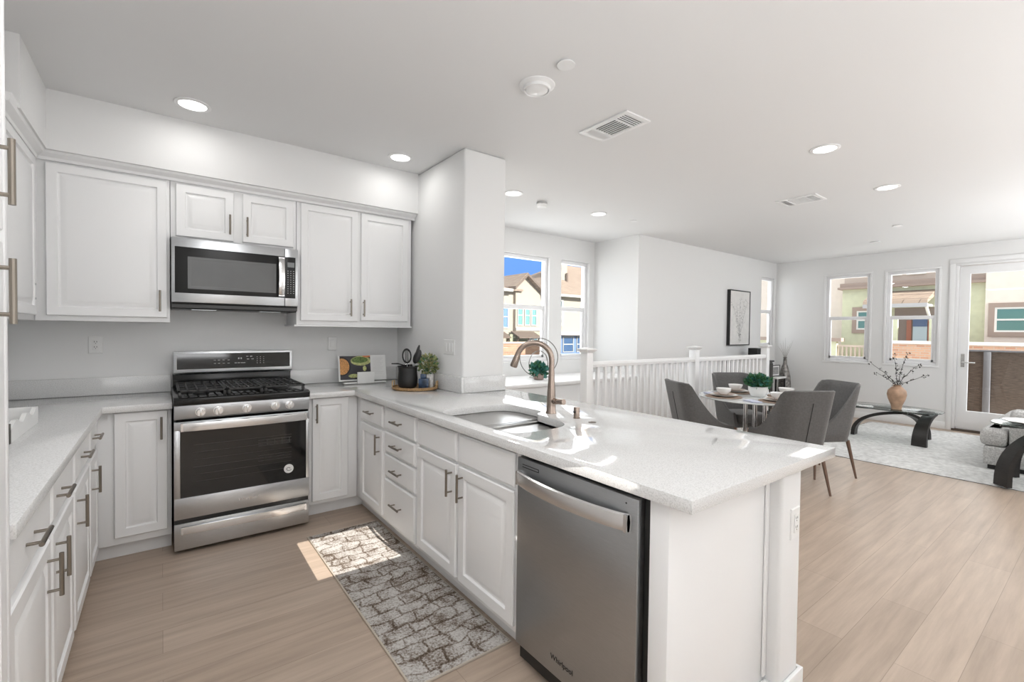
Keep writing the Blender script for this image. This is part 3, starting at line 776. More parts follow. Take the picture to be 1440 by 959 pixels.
g = G(); g.lathe([(0.020, 0), (0.020, 0.003), (0.0165, 0.004), (0.0165, 0.055), (0.015, 0.059), (0.0, 0.0595)], (1.751, 1.743, ZC1), 20); g.build('cap_body', FAUC, r)
g = G(); g.box(1.732, 1.7345, 1.736, 1.75, ZC1 + 0.03, ZC1 + 0.038); g.build('vent_slot', BLACK, r)
g = G(); g.lathe([(0.020, 0), (0.020, 0.002), (0.016, 0.004), (0.0, 0.005)], (1.735, 1.616, ZC1 + 0.0002), 20)
tag(g.build('sink_button', mat('dark_nickel', (0.2, 0.18, 0.16), 0.35, 1.0)), 'flat round dark metal button set in the counter near the faucet', 'sink fitting')

# dishwasher
r = thing('dishwasher', 'stainless steel dishwasher with curved bar handle at peninsula end', 'dishwasher', (1.5, 1.16, 0))
g = G(); g.box(1.187, 1.75, 0.858, 1.49, 0.02, 0.872); g.build('tub_surround', BLACK, r)
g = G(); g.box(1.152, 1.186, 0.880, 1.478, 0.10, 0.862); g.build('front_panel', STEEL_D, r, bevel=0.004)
g = G(); g.box(1.21, 1.23, 0.86, 1.49, 0.0, 0.10); g.build('toe_plate', mat('grey_toe', (0.35, 0.35, 0.35), 0.5), r)
g = G(); rs = []
for i in range(17):
    tq = i / 16; y = 0.905 + (1.46 - 0.905) * tq
    bow = 0.016 + 0.036 * sin(pi * tq) ** 0.7
    zc = 0.785; x = 1.152 - bow
    rs.append([(x + 0.006, y, zc - 0.028), (x - 0.002, y, zc - 0.024), (x - 0.004, y, zc), (x - 0.002, y, zc + 0.024), (x + 0.006, y, zc + 0.028), (x + 0.012, y, zc)])
g.loft(rs)
for (ya, yb) in ((0.905, 0.917), (1.448, 1.46)): g.box(1.128, 1.153, ya, yb, 0.758, 0.812)
g.build('handle', STEEL_B, r, smooth=40)
g = G()
for z in (0.837, 0.827): g.box(1.1508, 1.153, 1.345, 1.445, z, z + 0.003)
g.box(1.1508, 1.153, 1.345, 1.348, 0.827, 0.84); g.build('control_vent', BLACK, r)
g = G(); g.cyl((1.1512, 0.925, 0.84), (1.153, 0.925, 0.84), 0.003, 8); g.build('indicator_light', BLACK, r)
text('badge', 'Whirlpool', 0.028, (1.1515, 1.205, 0.165), (radians(90), 0, radians(-90)), BLACK, r)

# range
r = thing('gas_range', 'stainless steel freestanding gas range with five knobs', 'range', (0.434, 3.75, 0))
RX0, RX1, RY = 0.056, 0.812, 3.405
g = G(); g.box(RX0, RX1, RY + 0.005, 4.07, 0.02, 0.895); 
g.build('range_body', mat('range_side', (0.05, 0.05, 0.05), 0.4), r, bevel=0.003)
# open front of the oven: door built as frame + tinted glass over a shallow dark cavity
g = G()
g.prism_x([(3.392, 0.815), (3.385, 0.90), (3.60, 0.90), (3.60, 0.815)], RX0, RX1); g.build('control_panel', STEEL, r, bevel=0.004)
g = G(); g.prism_x([(3.378, 0.902), (3.374, 0.942), (3.42, 0.950), (4.05, 0.950), (4.05, 0.902)], RX0 - 0.002, RX1 + 0.002); g.build('cooktop', ENAMEL, r, bevel=0.004)
for i, x in enumerate((0.187, 0.279, 0.434, 0.599, 0.686)):
    k = G(); k.tube([(x, 3.387, 0.858), (x, 3.379, 0.858)], 0.027, 20); k.tube([(x, 3.379, 0.858), (x, 3.352, 0.858)], [0.023, 0.020], 20)
    kn = k.build('knob', STEEL_B, r, smooth=40)
    k = G(); k.box(x - 0.004, x + 0.004, 3.344, 3.352, 0.838, 0.879); k.build('knob_grip', STEEL_B, kn, bevel=0.0015)
g = G()
for (a, b2) in ((0.075, 0.18), (0.215, 0.29), (0.32, 0.47), (0.50, 0.655 - 0.03), (0.65, 0.79)): g.box(a, b2, 3.386, 3.40, 0.806, 0.813)
g.box(RX0 + 0.01, RX1 - 0.01, 3.393, 3.41, 0.803, 0.816); g.build('vent_slot', DARKV, r)
# oven door
g = G(); dy0, dy1 = 3.388, 3.404
g.box(RX0, RX1, dy0, dy1, 0.215, 0.342); g.box(RX0, RX1, dy0, dy1, 0.752, 0.802); g.box(RX0, 0.086, dy0, dy1, 0.342, 0.752); g.box(0.792, RX1, dy0, dy1, 0.342, 0.752)
od = g.build('oven_door', STEEL, r, bevel=0.002)
g = G(); g.box(0.086, 0.792, 3.393, 3.3965, 0.342, 0.752); g.build('oven_window', BGLASS, od)
g = G(); rs = []
for i in range(13):
    tq = i / 12; x = 0.088 + 0.704 * tq; y = 3.388 - 0.020 - 0.022 * sin(pi * tq) ** 0.6; zc = 0.772
    rs.append([(x, y + 0.008, zc - 0.027), (x, y, zc - 0.024), (x, y - 0.003, zc), (x, y, zc + 0.024), (x, y + 0.008, zc + 0.027), (x, y + 0.012, zc)])
g.loft(rs)
for a in (0.088, 0.780): g.box(a, a + 0.012, 3.362, 3.389, 0.748, 0.796)
g.build('oven_handle', STEEL_B, od, smooth=40)
g = G()
for z in (0.60, 0.50): 
    for k in range(3): g.box(0.50 + k * 0.0, 0.70, 3.3922, 3.3931, z + k * 0.018, z + k * 0.018 + 0.0025)
for k in range(4): g.box(0.55 + k * 0.045, 0.553 + k * 0.045, 3.3922, 3.3931, 0.60, 0.64)
for k in range(6): g.box(0.15, 0.70, 3.3922, 3.3931, 0.43 + k * 0.045, 0.4315 + k * 0.045)
g.build('oven_rack', mat('rack_glimpse', (0.10, 0.10, 0.095), 0.35, 0.6), od)
g = G(); g.cyl((0.683, 3.393, 0.423), (0.683, 3.3915, 0.423), 0.030, 28); st = g.build('round_sticker', PAPER, od)
g = G()
for k in range(14):
    a0, a1 = k * 0.42, (k + 1) * 0.42
    ra, rb = 0.006 + k * 0.0006, 0.006 + (k + 1) * 0.0006
    g.tube([(0.683 + ra * cos(a0) * 1.3, 3.3912, 0.423 + ra * sin(a0)), (0.683 + rb * cos(a1) * 1.3, 3.3912, 0.423 + rb * sin(a1))], 0.0016, 5)
g.build('sticker_swirl', BLACK, st)
text('badge', 'Whirlpool', 0.028, (0.446, 3.3872, 0.275), (radians(90), 0, 0), STEEL_B, od)
g = G(); g.box(RX0 + 0.004, RX1 - 0.004, 3.398, 3.41, 0.185, 0.216); g.build('drawer_gap', BLACK, r)
g = G(); g.box(RX0, RX1, 3.390, 3.404, 0.028, 0.187); wd = g.build('warming_drawer', STEEL, r, bevel=0.003)
g = G(); rs = []
for i in range(13):
    tq = i / 12; x = 0.088 + 0.704 * tq; y = 3.390 - 0.010 - 0.016 * sin(pi * tq) ** 0.6; zc = 0.146
    rs.append([(x, y + 0.006, zc - 0.025), (x, y, zc - 0.022), (x, y - 0.002, zc), (x, y, zc + 0.022), (x, y + 0.006, zc + 0.025), (x, y + 0.008, zc)])
g.loft(rs)
for a in (0.088, 0.780): g.box(a, a + 0.012, 3.372, 3.391, 0.126, 0.166)
g.build('drawer_handle', STEEL_B, wd, smooth=40)
# back guard
g = G(); g.box(RX0 + 0.004, RX1 + 0.004, 4.0, 4.06, 0.945, 1.04); g.build('rear_vent_riser', ENAMEL, r, bevel=0.003)
g = G(); g.prism_x([(3.985, 1.036), (3.975, 1.05), (3.975, 1.198), (4.06, 1.198), (4.06, 1.036)], RX0 + 0.008, RX1 + 0.010); g.build('control_console', STEEL, r, bevel=0.003)
g = G(); g.prism_x([(3.9738, 1.073), (3.9738, 1.184), (3.99, 1.184), (3.99, 1.073)], 0.083, 0.806)
n0_ = len(g.f)
def pan(x, z): return (x, 3.9729, z)
for row, z in enumerate((1.132, 1.108)):
    for x in (0.30, 0.325, 0.355, 0.385): g.box(x, x + 0.014, pan(x, z)[1], pan(x, z)[1] + 0.002, z, z + 0.004)
for x, z in ((0.43, 1.108), (0.45, 1.108), (0.47, 1.108), (0.485, 1.108), (0.505, 1.155), (0.53, 1.155), (0.51, 1.135), (0.54, 1.135)): g.box(x, x + 0.015, pan(x, z)[1], pan(x, z)[1] + 0.002, z, z + 0.005)
for i in range(3):
    for j in range(4): x = 0.575 + i * 0.022; z = 1.105 + j * 0.015; g.box(x, x + 0.006, pan(x, z)[1], pan(x, z)[1] + 0.002, z, z + 0.004)
for x in (0.452, 0.468): g.box(x, x + 0.009, pan(x, 1.14)[1], pan(x, 1.14)[1] + 0.002, 1.138, 1.150)
g.mi[n0_:] = [1] * (len(g.f) - n0_)
g.build('console_glass', [BGLASS, MARK], r)
# grates and burners
for (xa, xb) in ((0.075, 0.328), (0.332, 0.536), (0.540, 0.793)):
    g = G(); ya, yb = 3.43, 3.97; z = 0.974; h2 = 0.009
    g.box(xa, xb, ya, ya + 0.016, z, z + h2 * 1.4); g.box(xa, xb, yb - 0.016, yb, z, z + h2 * 1.4)
    g.box(xa, xa + 0.014, ya, yb, z, z + h2 * 1.4); g.box(xb - 0.014, xb, ya, yb, z, z + h2 * 1.4)
    nx = 5
    for k in range(1, nx): x = xa + (xb - xa) * k / nx; g.box(x - 0.005, x + 0.005, ya, yb, z + 0.002, z + h2 * 1.4)
    for k in (1, 2, 3): y = ya + (yb - ya) * k / 4; g.box(xa, xb, y - 0.006, y + 0.006, z, z + h2 * 1.3)
    for (x, y) in ((xa + 0.01, ya + 0.01), (xb - 0.01, ya + 0.01), (xa + 0.01, yb - 0.01), (xb - 0.01, yb - 0.01)): g.box(x - 0.008, x + 0.008, y - 0.008, y + 0.008, 0.951, z)
    g.build('grate', IRON, r, bevel=0.0015)
for (x, y, q) in ((0.20, 3.56, .045), (0.20, 3.84, .035), (0.434, 3.70, .05), (0.667, 3.56, .045), (0.667, 3.84, .035)):
    g = G(); g.lathe([(q, 0), (q, 0.008), (q * .8, 0.010), (q * .8, 0.018), (0, 0.019)], (x, y, 0.951), 20); g.build('burner', IRON, r)

# microwave
r = thing('microwave_oven', 'stainless steel over-the-range microwave between the wall cabinets', 'microwave', (0.43, 3.9, 1.49))
g = G(); g.box(0.050, 0.802, 3.705, YB - 0.003, 1.497, 1.950); g.build('case', mat('micro_case', (0.08, 0.08, 0.08), 0.4), r, bevel=0.003)
g = G(); g.box(0.050, 0.712, 3.688, 3.704, 1.532, 1.949); md = g.build('door', STEEL, r, bevel=0.004)
g = G(); g.box(0.714, 0.803, 3.688, 3.704, 1.532, 1.949); kp = g.build('side_panel', STEEL, r, bevel=0.004)
g = G(); g.box(0.068, 0.711, 3.6845, 3.6875, 1.592, 1.890); dg = g.build('door_glass', MGLASS, md, bevel=0.001)
g = G(); g.rings(FY(3.6842), 0.136, 0.657, 1.622, 1.830, [(0, 0), (0, 0.0008), (0.016, 0.0008), (0.018, 0.0002), (0.02, 0.0002)]); g.build('viewing_window', MWIN, md, smooth=0)
g = G(); g.box(0.715, 0.785, 3.6845, 3.6875, 1.590, 1.888); kg = g.build('keypad', MGLASS, r, bevel=0.001)
g = G(); g.box(0.731, 0.777, 3.6835, 3.6846, 1.815, 1.850); g.build('display', LCD, kg)
g = G()
for i in range(3):
    for j in range(11): g.box(0.730 + i * 0.019, 0.738 + i * 0.019, 3.6838, 3.6846, 1.625 + j * 0.016, 1.629 + j * 0.016)
g.build('key_labels', MARK, kg)
g = G(); rs = []
for i in range(13):
    tq = i / 12; z = 1.60 + 0.28 * tq; y = 3.6845 - 0.014 - 0.026 * sin(pi * tq) ** 0.7
    rs.append([(0.668, y + 0.008, z), (0.671, y, z), (0.689, y - 0.003, z), (0.707, y, z), (0.710, y + 0.008, z), (0.689, y + 0.010, z)])
g.loft(rs)
for z in (1.60, 1.868): g.box(0.670, 0.708, 3.665, 3.686, z, z + 0.012)
g.build('handle', STEEL_B, md, smooth=40)
g = G(); g.prism_x([(3.695, 1.531), (3.73, 1.490), (4.05, 1.490), (4.05, 1.531)], 0.052, 0.800); g.build('underside_vent', mat('micro_under', (0.03, 0.03, 0.03), 0.35), r)
g = G(); g.box(0.16, 0.30, 3.76, 3.86, 1.4865, 1.4895); g.box(0.56, 0.70, 3.76, 3.86, 1.4865, 1.4895); g.build('grease_filter', STEEL, r)
g = G(); g.tube([(0.405 + 0.007 * cos(k * pi / 5), 3.687, 1.916 + 0.007 * sin(k * pi / 5)) for k in range(11)], 0.0012, 5); g.build('round_emblem', STEEL_B, md)

# outlets and switches
def plate(name, label, cat, fr, u, v, wd2, ht, kind):
    o = thing(name, label, cat, fr(u, v, 0))
    g = G(); g.rings(fr, u - wd2 / 2, u + wd2 / 2, v - ht / 2, v + ht / 2, [(0, 0), (0, 0.003), (0.003, 0.006)]); g.build('cover_plate', WPLAST, o)
    if kind == 'outlet':
        g = G(); s = G()
        g.rings(fr, u - 0.017, u + 0.017, v - 0.034, v + 0.034, [(0, 0.005), (0, 0.0085), (0.001, 0.009)])
        for dz in (0.017, -0.017):
            for du in (-0.006, 0.006): s.rings(fr, u + du - 0.0014, u + du + 0.0014, v + dz, v + dz + 0.009, [(0, 0.008), (0, 0.0094)])
            s.rings(fr, u - 0.002, u + 0.002, v + dz - 0.008, v + dz - 0.004, [(0, 0.008), (0, 0.0094)])
        g.build('socket_face', WPLAST, o); s.build('slot', GREYP, o)
    else:
        for k in range(kind):
            uc = u + (k - (kind - 1) / 2) * 0.046
            g = G(); g.rings(fr, uc - 0.016, uc + 0.016, v - 0.033, v + 0.033, [(0, 0.005), (0.001, 0.009), (0.003, 0.0095)]); g.build('rocker', WPLAST, o)
    return o
plate('wall_outlet', 'white outlet on the wall above the left counter, left of the range', 'outlet', FY(YB), -0.348, 1.246, 0.074, 0.115, 'outlet')
plate('light_switch', 'white single switch on the wall to the right of the range', 'switch', FY(YB), 1.165, 1.246, 0.072, 0.115, 1)
plate('light_switch', 'white three-gang switch plate on the stub wall above the potted plant', 'switch', FXm(XP0), 3.115, 1.243, 0.165, 0.115, 3)
plate('wall_outlet', 'white outlet low on the end of the peninsula wall', 'outlet', FY(0.735), 1.893, 0.665, 0.07, 0.115, 'outlet')

# ================================================================== COUNTER ITEMS
# kitchen runner
r = thing('kitchen_runner', 'grey and brown distressed runner rug lying in front of the sink cabinets', 'rug', (0.99, 2.4, 0))
g = G(); g.box(0.762, 1.218, 1.607, 3.19, 0.0005, 0.009); g.build('rug_field', RUNNER, r)
g = G()
for (x0, x1, y0, y1) in ((0.754, 0.762, 1.6, 3.198), (1.218, 1.226, 1.6, 3.198), (0.762, 1.218, 1.6, 1.607), (0.762, 1.218, 3.19, 3.198)): g.box(x0, x1, y0, y1, 0.0005, 0.0095)
g.build('bound_edge', RUNEDGE, r, bevel=0.002)

# round tray with its things
TX, TY = 1.565, 3.31
ZT0 = ZC1 + 0.0005
r = thing('round_tray', 'round woven wicker tray with gilt handles on the corner counter', 'tray', (TX, TY, ZC1))
g = G(); g.lathe([(0.160, 0), (0.172, 0.004), (0.176, 0.016), (0.174, 0.024), (0.168, 0.024), (0.165, 0.012), (0.0, 0.010)], (TX, TY, ZT0), 40); g.build('tray_base', WICKER, r)
GILT = mat('gilt_metal', (0.55, 0.36, 0.16), 0.35, 0.9)
for sgn in (-1, 1):
    g = G(); a = Vector((TX, TY, 0)) + Vector((0.8, -0.6, 0)) * 0.168 * sgn; tdir = Vector((0.6, 0.8, 0)) * 0.035
    g.tube([a - tdir + Vector((0, 0, ZT0 + 0.02)), a - tdir + Vector((0, 0, ZT0 + 0.062)), a + tdir + Vector((0, 0, ZT0 + 0.062)), a + tdir + Vector((0, 0, ZT0 + 0.02))], 0.004, 8); g.build('handle', GILT, r)
ZTI = ZT0 + 0.0112
def at(dx, dy): return (TX + dx, TY + dy)
cx, cy = at(-0.055, 0.015)
r = thing('utensil_crock', 'matte black utensil crock holding cooking tools on the round tray', 'crock', (cx, cy, ZTI))
g = G(); g.lathe([(0.052, 0), (0.068, 0.010), (0.075, 0.035), (0.076, 0.07), (0.070, 0.125), (0.072, 0.155), (0.078, 0.162), (0.078, 0.168), (0.073, 0.168), (0.066, 0.155), (0.065, 0.12), (0.070, 0.07), (0.068, 0.03), (0.0, 0.02)], (cx, cy, ZTI), 32)
g.build('crock_body', mat('matte_black', (0.012, 0.012, 0.012), 0.45), r)
def utensil(name, label, base, top, build):
    o = thing(name, label, 'utensil', base, 'black cooking tools in the crock')
    g = G(); g.tube([base, top], [0.005, 0.006], 8); g.build('handle', STEEL, o)
    build(o, Vector(top), (Vector(top) - Vector(base)).normalized())
    return o
rt = Vector((0.80, -0.60, 0))
def spoonhead(o, p, d, wv=0.030, L=0.09, slot=False, name='head', up=None):
    g = G(); n = 18; fwd = rt.cross(d).normalized()
    def ell(s, off): return [p + d * (L / 2 + L / 2 * s * -cos(2 * pi * k / n)) + rt * (wv * s * sin(2 * pi * k / n)) + fwd * off for k in range(n)]
    if slot:
        g.loft([ell(1, 0.003), ell(1, -0.003), ell(0.74, -0.003), ell(0.74, 0.003), ell(1, 0.003)], cap=False)
        for s in (-0.010, 0.0, 0.010): g.tube([p + d * L * 0.15 + rt * s, p + d * L * 0.88 + rt * s], 0.0024, 6)
    else:
        g.loft([ell(0.2, 0.010), ell(0.8, 0.006), ell(1, -0.002), ell(0.95, -0.004), ell(0.7, 0.002), ell(0.2, 0.006)])
    g.build(name, BLACK, o, smooth=60)
c0 = Vector((cx, cy, ZTI))
utensil('slotted_turner', 'black oval slotted turner standing at the front of the crock', tuple(c0 + Vector((0.0, -0.0, 0.03))), tuple(c0 + rt * -0.006 + Vector((0, 0, 0.185))), lambda o, p, d: spoonhead(o, p, d, 0.037, 0.118, True))
utensil('serving_spoon', 'black solid spoon leaning right in the crock', tuple(c0 + Vector((0.01, 0.0, 0.03))), tuple(c0 + rt * 0.055 + Vector((0, 0, 0.185))), lambda o, p, d: spoonhead(o, p, d, 0.030, 0.115))
utensil('spatula', 'narrow black spatula, tallest tool at the right of the crock', tuple(c0 + Vector((0.015, 0.012, 0.03))), tuple(c0 + rt * 0.064 + Vector((0, 0.025, 0.20))), lambda o, p, d: spoonhead(o, p, d, 0.014, 0.135))
o = thing('soup_ladle', 'black ladle with its thin handle hanging out left over the crock rim', 'utensil', tuple(c0 + Vector((0, 0, 0.1))), 'black cooking tools in the crock')
g = G(); g.tube([c0 + Vector((0.01, 0.01, 0.08)), c0 + rt * -0.03 + Vector((0, 0, 0.172)), c0 + rt * -0.075 + Vector((0, 0, 0.184)), c0 + rt * -0.125 + Vector((0, 0, 0.183))], [0.006, 0.005, 0.006, 0.004], 8); g.build('handle', BLACK, o)
for k, s in enumerate((-0.02, 0.004, 0.03)):
    q = c0 + rt * s + Vector((0, -0.012 + 0.01 * k, 0))
    o = thing('steel_handled_tool', ['left', 'middle', 'right'][k] + ' of three steel handle ends poking out of the black crock', 'utensil', tuple(q + Vector((0, 0, 0.05))), 'steel handles in the crock')
    g = G(); g.tube([q + Vector((0, 0, 0.03)), q + Vector((0, 0, 0.165)), q + Vector((0, 0, 0.18)), q + Vector((0, 0, 0.186))], [0.006, 0.007, 0.011, 0.004], 10); g.build('handle', STEEL_B, o)
cx, cy = at(0.030, -0.095)
r = thing('navy_jar', 'small navy blue glazed square jar with lid on the round tray', 'jar', (cx, cy, ZTI))
def sqjar(g, cx, cy, z0, z1, a, m=0):
    pts = []
    for k in range(4):
        an = radians(-37 + 45 + 90 * k); pts.append((cx + a * cos(an), cy + a * sin(an)))
    g.loft([[(cx + (x - cx) * s, cy + (y - cy) * s, z) for x, y in pts] for s, z in ((0.94, z0), (1, z0 + 0.006), (1, z1 - 0.006), (0.94, z1))], m)
g = G(); sqjar(g, cx, cy, ZTI, ZTI + 0.078, 0.052); g.build('jar_body', NAVY, r, bevel=0.003)
g = G(); sqjar(g, cx - 0.004, cy + 0.003, ZTI + 0.0785, ZTI + 0.112, 0.030); g.build('jar_lid', NAVY, r, bevel=0.003)
cx, cy = at(0.095, -0.03)
r = thing('potted_plant', 'bushy yellow-green plant in a speckled square pot on the wicker tray', 'potted plant', (cx, cy, ZTI))
g = G(); sqjar(g, cx, cy, ZTI, ZTI + 0.105, 0.062); g.build('pot', SPECK, r, bevel=0.004)
g = G(); rnd = random.Random(3)
for k in range(14): g.tube([(cx, cy, ZTI + 0.1), (cx + rnd.uniform(-.06, .06), cy + rnd.uniform(-.06, .06), ZTI + rnd.uniform(.16, .24))], 0.0015, 4, 0)
leaves(g, (cx, cy, ZTI + 0.175), (0.070, 0.070, 0.080), 420, 0.027, (0, 0, 0, 1, 2, 2), rnd)
g.build('foliage', [LEAF_L, LEAF, LEAF_Y], r, smooth=0)

# cookbook on a white stand
BY = 3.93
r = thing('cookbook', 'open cookbook with a food photograph, propped against the wall right of the range', 'book', (1.4, BY, ZC1))
sl = 0.16
def BF(u, v, n): return (u, BY + (v - ZC1) * sl - n, v)
BX0, BX1 = 1.175, 1.585
g = G(); g.rings(BF, BX0, BX1, ZC1 + 0.018, 1.145, [(0, -0.012), (0, 0), (0.001, 0)]); g.build('page_block', PAPER, r)
c1, c2, c3, c4, c5, c6 = (mat('print_slate', (0.045, 0.042, 0.05), 0.5), mat('print_chickpea', (0.62, 0.30, 0.10), 0.5, var=0.5, vscale=160), mat('print_green', (0.13, 0.20, 0.05), 0.5, var=0.5, vscale=90),
                          mat('print_pan', (0.015, 0.012, 0.012), 0.5), mat('print_lime', (0.55, 0.55, 0.28), 0.5, var=0.4, vscale=90), mat('print_orange', (0.60, 0.20, 0.07), 0.5, var=0.3, vscale=90))
g = G(); PX0, PX1, PZ0, PZ1 = 1.187, 1.447, 0.945, 1.143
g.rings(BF, PX0, PX1, PZ0, PZ1, [(0, -0.001), (0, 0.0006)], 0)
def pdisc(cu, cv, ru, rv, n, m):
    pts = []
    for k in range(28):
        u = min(max(cu + ru * cos(2 * pi * k / 28), PX0), PX1); v = min(max(cv + rv * sin(2 * pi * k / 28), PZ0), PZ1); pts.append(BF(u, v, n))
    g.add(pts, [tuple(range(28))], m)
pdisc(1.205, 1.055, 0.072, 0.078, 0.0010, 3); pdisc(1.203, 1.055, 0.062, 0.068, 0.0014, 1)
pdisc(1.365, 1.10, 0.088, 0.040, 0.0010, 4); pdisc(1.355, 1.108, 0.07, 0.026, 0.0014, 2)
pdisc(1.415, 1.14, 0.035, 0.012, 0.0018, 5); pdisc(1.30, 0.975, 0.045, 0.016, 0.0010, 4); pdisc(1.395, 1.035, 0.016, 0.022, 0.0010, 4)
g.build('photo_page', [c1, c2, c3, c4, c4 and mat('print_avocado', (0.50, 0.52, 0.22), 0.5, var=0.4, vscale=80), c6], r, smooth=0)
g = G()
for k in range(11): g.rings(BF, 1.47, 1.56 - (k % 3) * 0.012, 1.118 - k * 0.013, 1.1195 - k * 0.013, [(0, -0.001), (0, 0.0005)])
g.build('text_lines', PRINTG, r, smooth=0)
r = thing('cookbook_stand', 'plain white block stand holding up the open cookbook', 'book stand', (1.38, 3.86, ZC1))
g = G(); g.box(1.305, 1.45, 3.862, 3.874, ZC1 + 0.0005, 1.012); g.build('front_plate', WHITEC, r, bevel=0.003)
g = G(); g.box(1.20, 1.56, 3.875, 3.925, ZC1 + 0.0005, ZC1 + 0.012); g.build('foot', WHITEC, r, bevel=0.003)
# white organiser on the left counter, sunlight scallops modelled as its side edge
r = thing('sun_scallop_tray', 'long white tray with a side shaped after sunlight scallops at the left edge of the left counter', 'tray', (-0.56, 2.8, ZC1))
def wave(y): return 0.052 + 0.028 * (0.5 + 0.5 * cos((y - 3.04) / 0.19 * 2 * pi)) * (1 if y < 3.06 else 1)
g = G(); ys = [2.575 + i * 0.0125 for i in range(40)]
pr = [(y, ZC1 + wave(y)) for y in ys]
g.prism_x([(ys[0], ZC1 + 0.001)] + pr + [(ys[-1], ZC1 + 0.001)], -0.478, -0.463)
g.build('sun_scallop_side', WHITEC, r, smooth=60)
g = G(); g.box(-0.70, -0.4785, 2.585, 3.062, ZC1 + 0.001, ZC1 + 0.010); g.box(-0.71, -0.70, 2.575, 3.062, ZC1 + 0.001, ZC1 + 0.05); g.box(-0.70, -0.4785, 3.052, 3.062, ZC1 + 0.010, ZC1 + 0.078)
g.build('tray_base', WHITEC, r, bevel=0.002)
g = G(); g.box(-0.70, -0.463, 2.560, 2.574, ZC1 + 0.001, ZC1 + 0.078); g.build('end_block', GREYBOX, r, bevel=0.002)

# ================================================================== CEILING FIXTURES
def downlight_build():
    o = thing('recessed_light', 'x', 'ceiling light', (0, 0, H), 'lit recessed ceiling lights')
    g = G(); g.lathe([(0.094, -0.0005), (0.094, -0.006), (0.088, -0.009), (0.072, -0.007), (0.070, -0.004)], (0, 0, H), 32); BASE['x'] = Vector((0, 0, H))
    tr = g.build('trim_ring', TRIM, o)
    g = G(); g.lathe([(0.0, -0.005), (0.071, -0.005), (0.071, -0.0065), (0.0, -0.0075)], (0, 0, H), 32); g.build('lens', LENS, o)
    return o
dl0 = downlight_build()
spots = [(0.152, 3.394, 'lit recessed light over the left counter corner', DOWNLIGHT), (1.472, 3.405, 'lit recessed light in front of the right wall cabinet', DOWNLIGHT),
         (3.783, 1.33, 'lit recessed light, larger of the two at upper right', DOWNLIGHT * 5.0), (5.187, 1.322, 'lit recessed light, smaller and further of the two at upper right', DOWNLIGHT * 5.0),
         (3.92, 3.603, 'lit recessed light over the stair, right of the smoke detector', DOWNLIGHT * 5.0), (2.708, 3.592, 'lit recessed light half hidden by the stub wall corner', DOWNLIGHT * 5.0)]
for i, (x, y, lab, pw) in enumerate(spots):
    o = dl0 if i == 0 else dup(dl0)
    o.location = (x, y, H); o['label'] = lab
    area('recessed_lamp', (x, y, H - 0.02), (0, 0, 0), 0.13, 0.13, pw, (1, 0.985, 0.96), 'DISK')
# unlit eyeball light
r = thing('eyeball_light', 'unlit white recessed light with a deep ring, nearest to the viewpoint', 'ceiling light', (1.622, 1.952, H))
g = G(); g.lathe([(0.098, -0.0005), (0.096, -0.006), (0.075, -0.016), (0.073, -0.03), (0.066, -0.032), (0.060, -0.02)], (1.622, 1.952, H), 32); g.build('trim_ring', TRIM, r)
g = G(); g.lathe([(0.0, -0.012), (0.062, -0.016), (0.060, -0.028), (0.04, -0.038), (0, -0.042)], (1.622, 1.952, H), 32); g.build('lens', LENS_OFF, r)
# flat covers
for (x, y, q, lab) in ((1.603, 1.706, 0.045, 'flat white round sprinkler cover beside the unlit eyeball light'), (4.47, 3.556, 0.04, 'flat white sprinkler cover near the picture wall corner'),
                       (7.08, 1.696, 0.05, 'flat white sprinkler cover, right one of two near the far wall'), (8.084, 2.18, 0.06, 'flat white sprinkler cover, left one of two near the far wall')):
    g = G(); g.lathe([(q * .86, -0.0005), (q * .86, -0.007), (q, -0.0075), (q, -0.011), (0, -0.012)], (x, y, H), 28)
    tag(g.build('sprinkler_cover', TRIM), lab, 'sprinkler cover', 'sprinkler covers')
r = thing('smoke_detector', 'round white smoke detector on the ceiling near the stub wall', 'smoke detector', (3.128, 3.661, H))
g = G(); g.lathe([(0.055, -0.0005), (0.055, -0.014), (0.045, -0.018)], (3.128, 3.661, H), 28); g.build('base_ring', mat('grey_plastic', (0.5, 0.5, 0.5), 0.5), r)
g = G(); g.lathe([(0.055, -0.0185), (0.06, -0.022), (0.058, -0.04), (0.045, -0.05), (0, -0.052)], (3.128, 3.661, H), 28); g.build('detector_body', WPLAST, r)
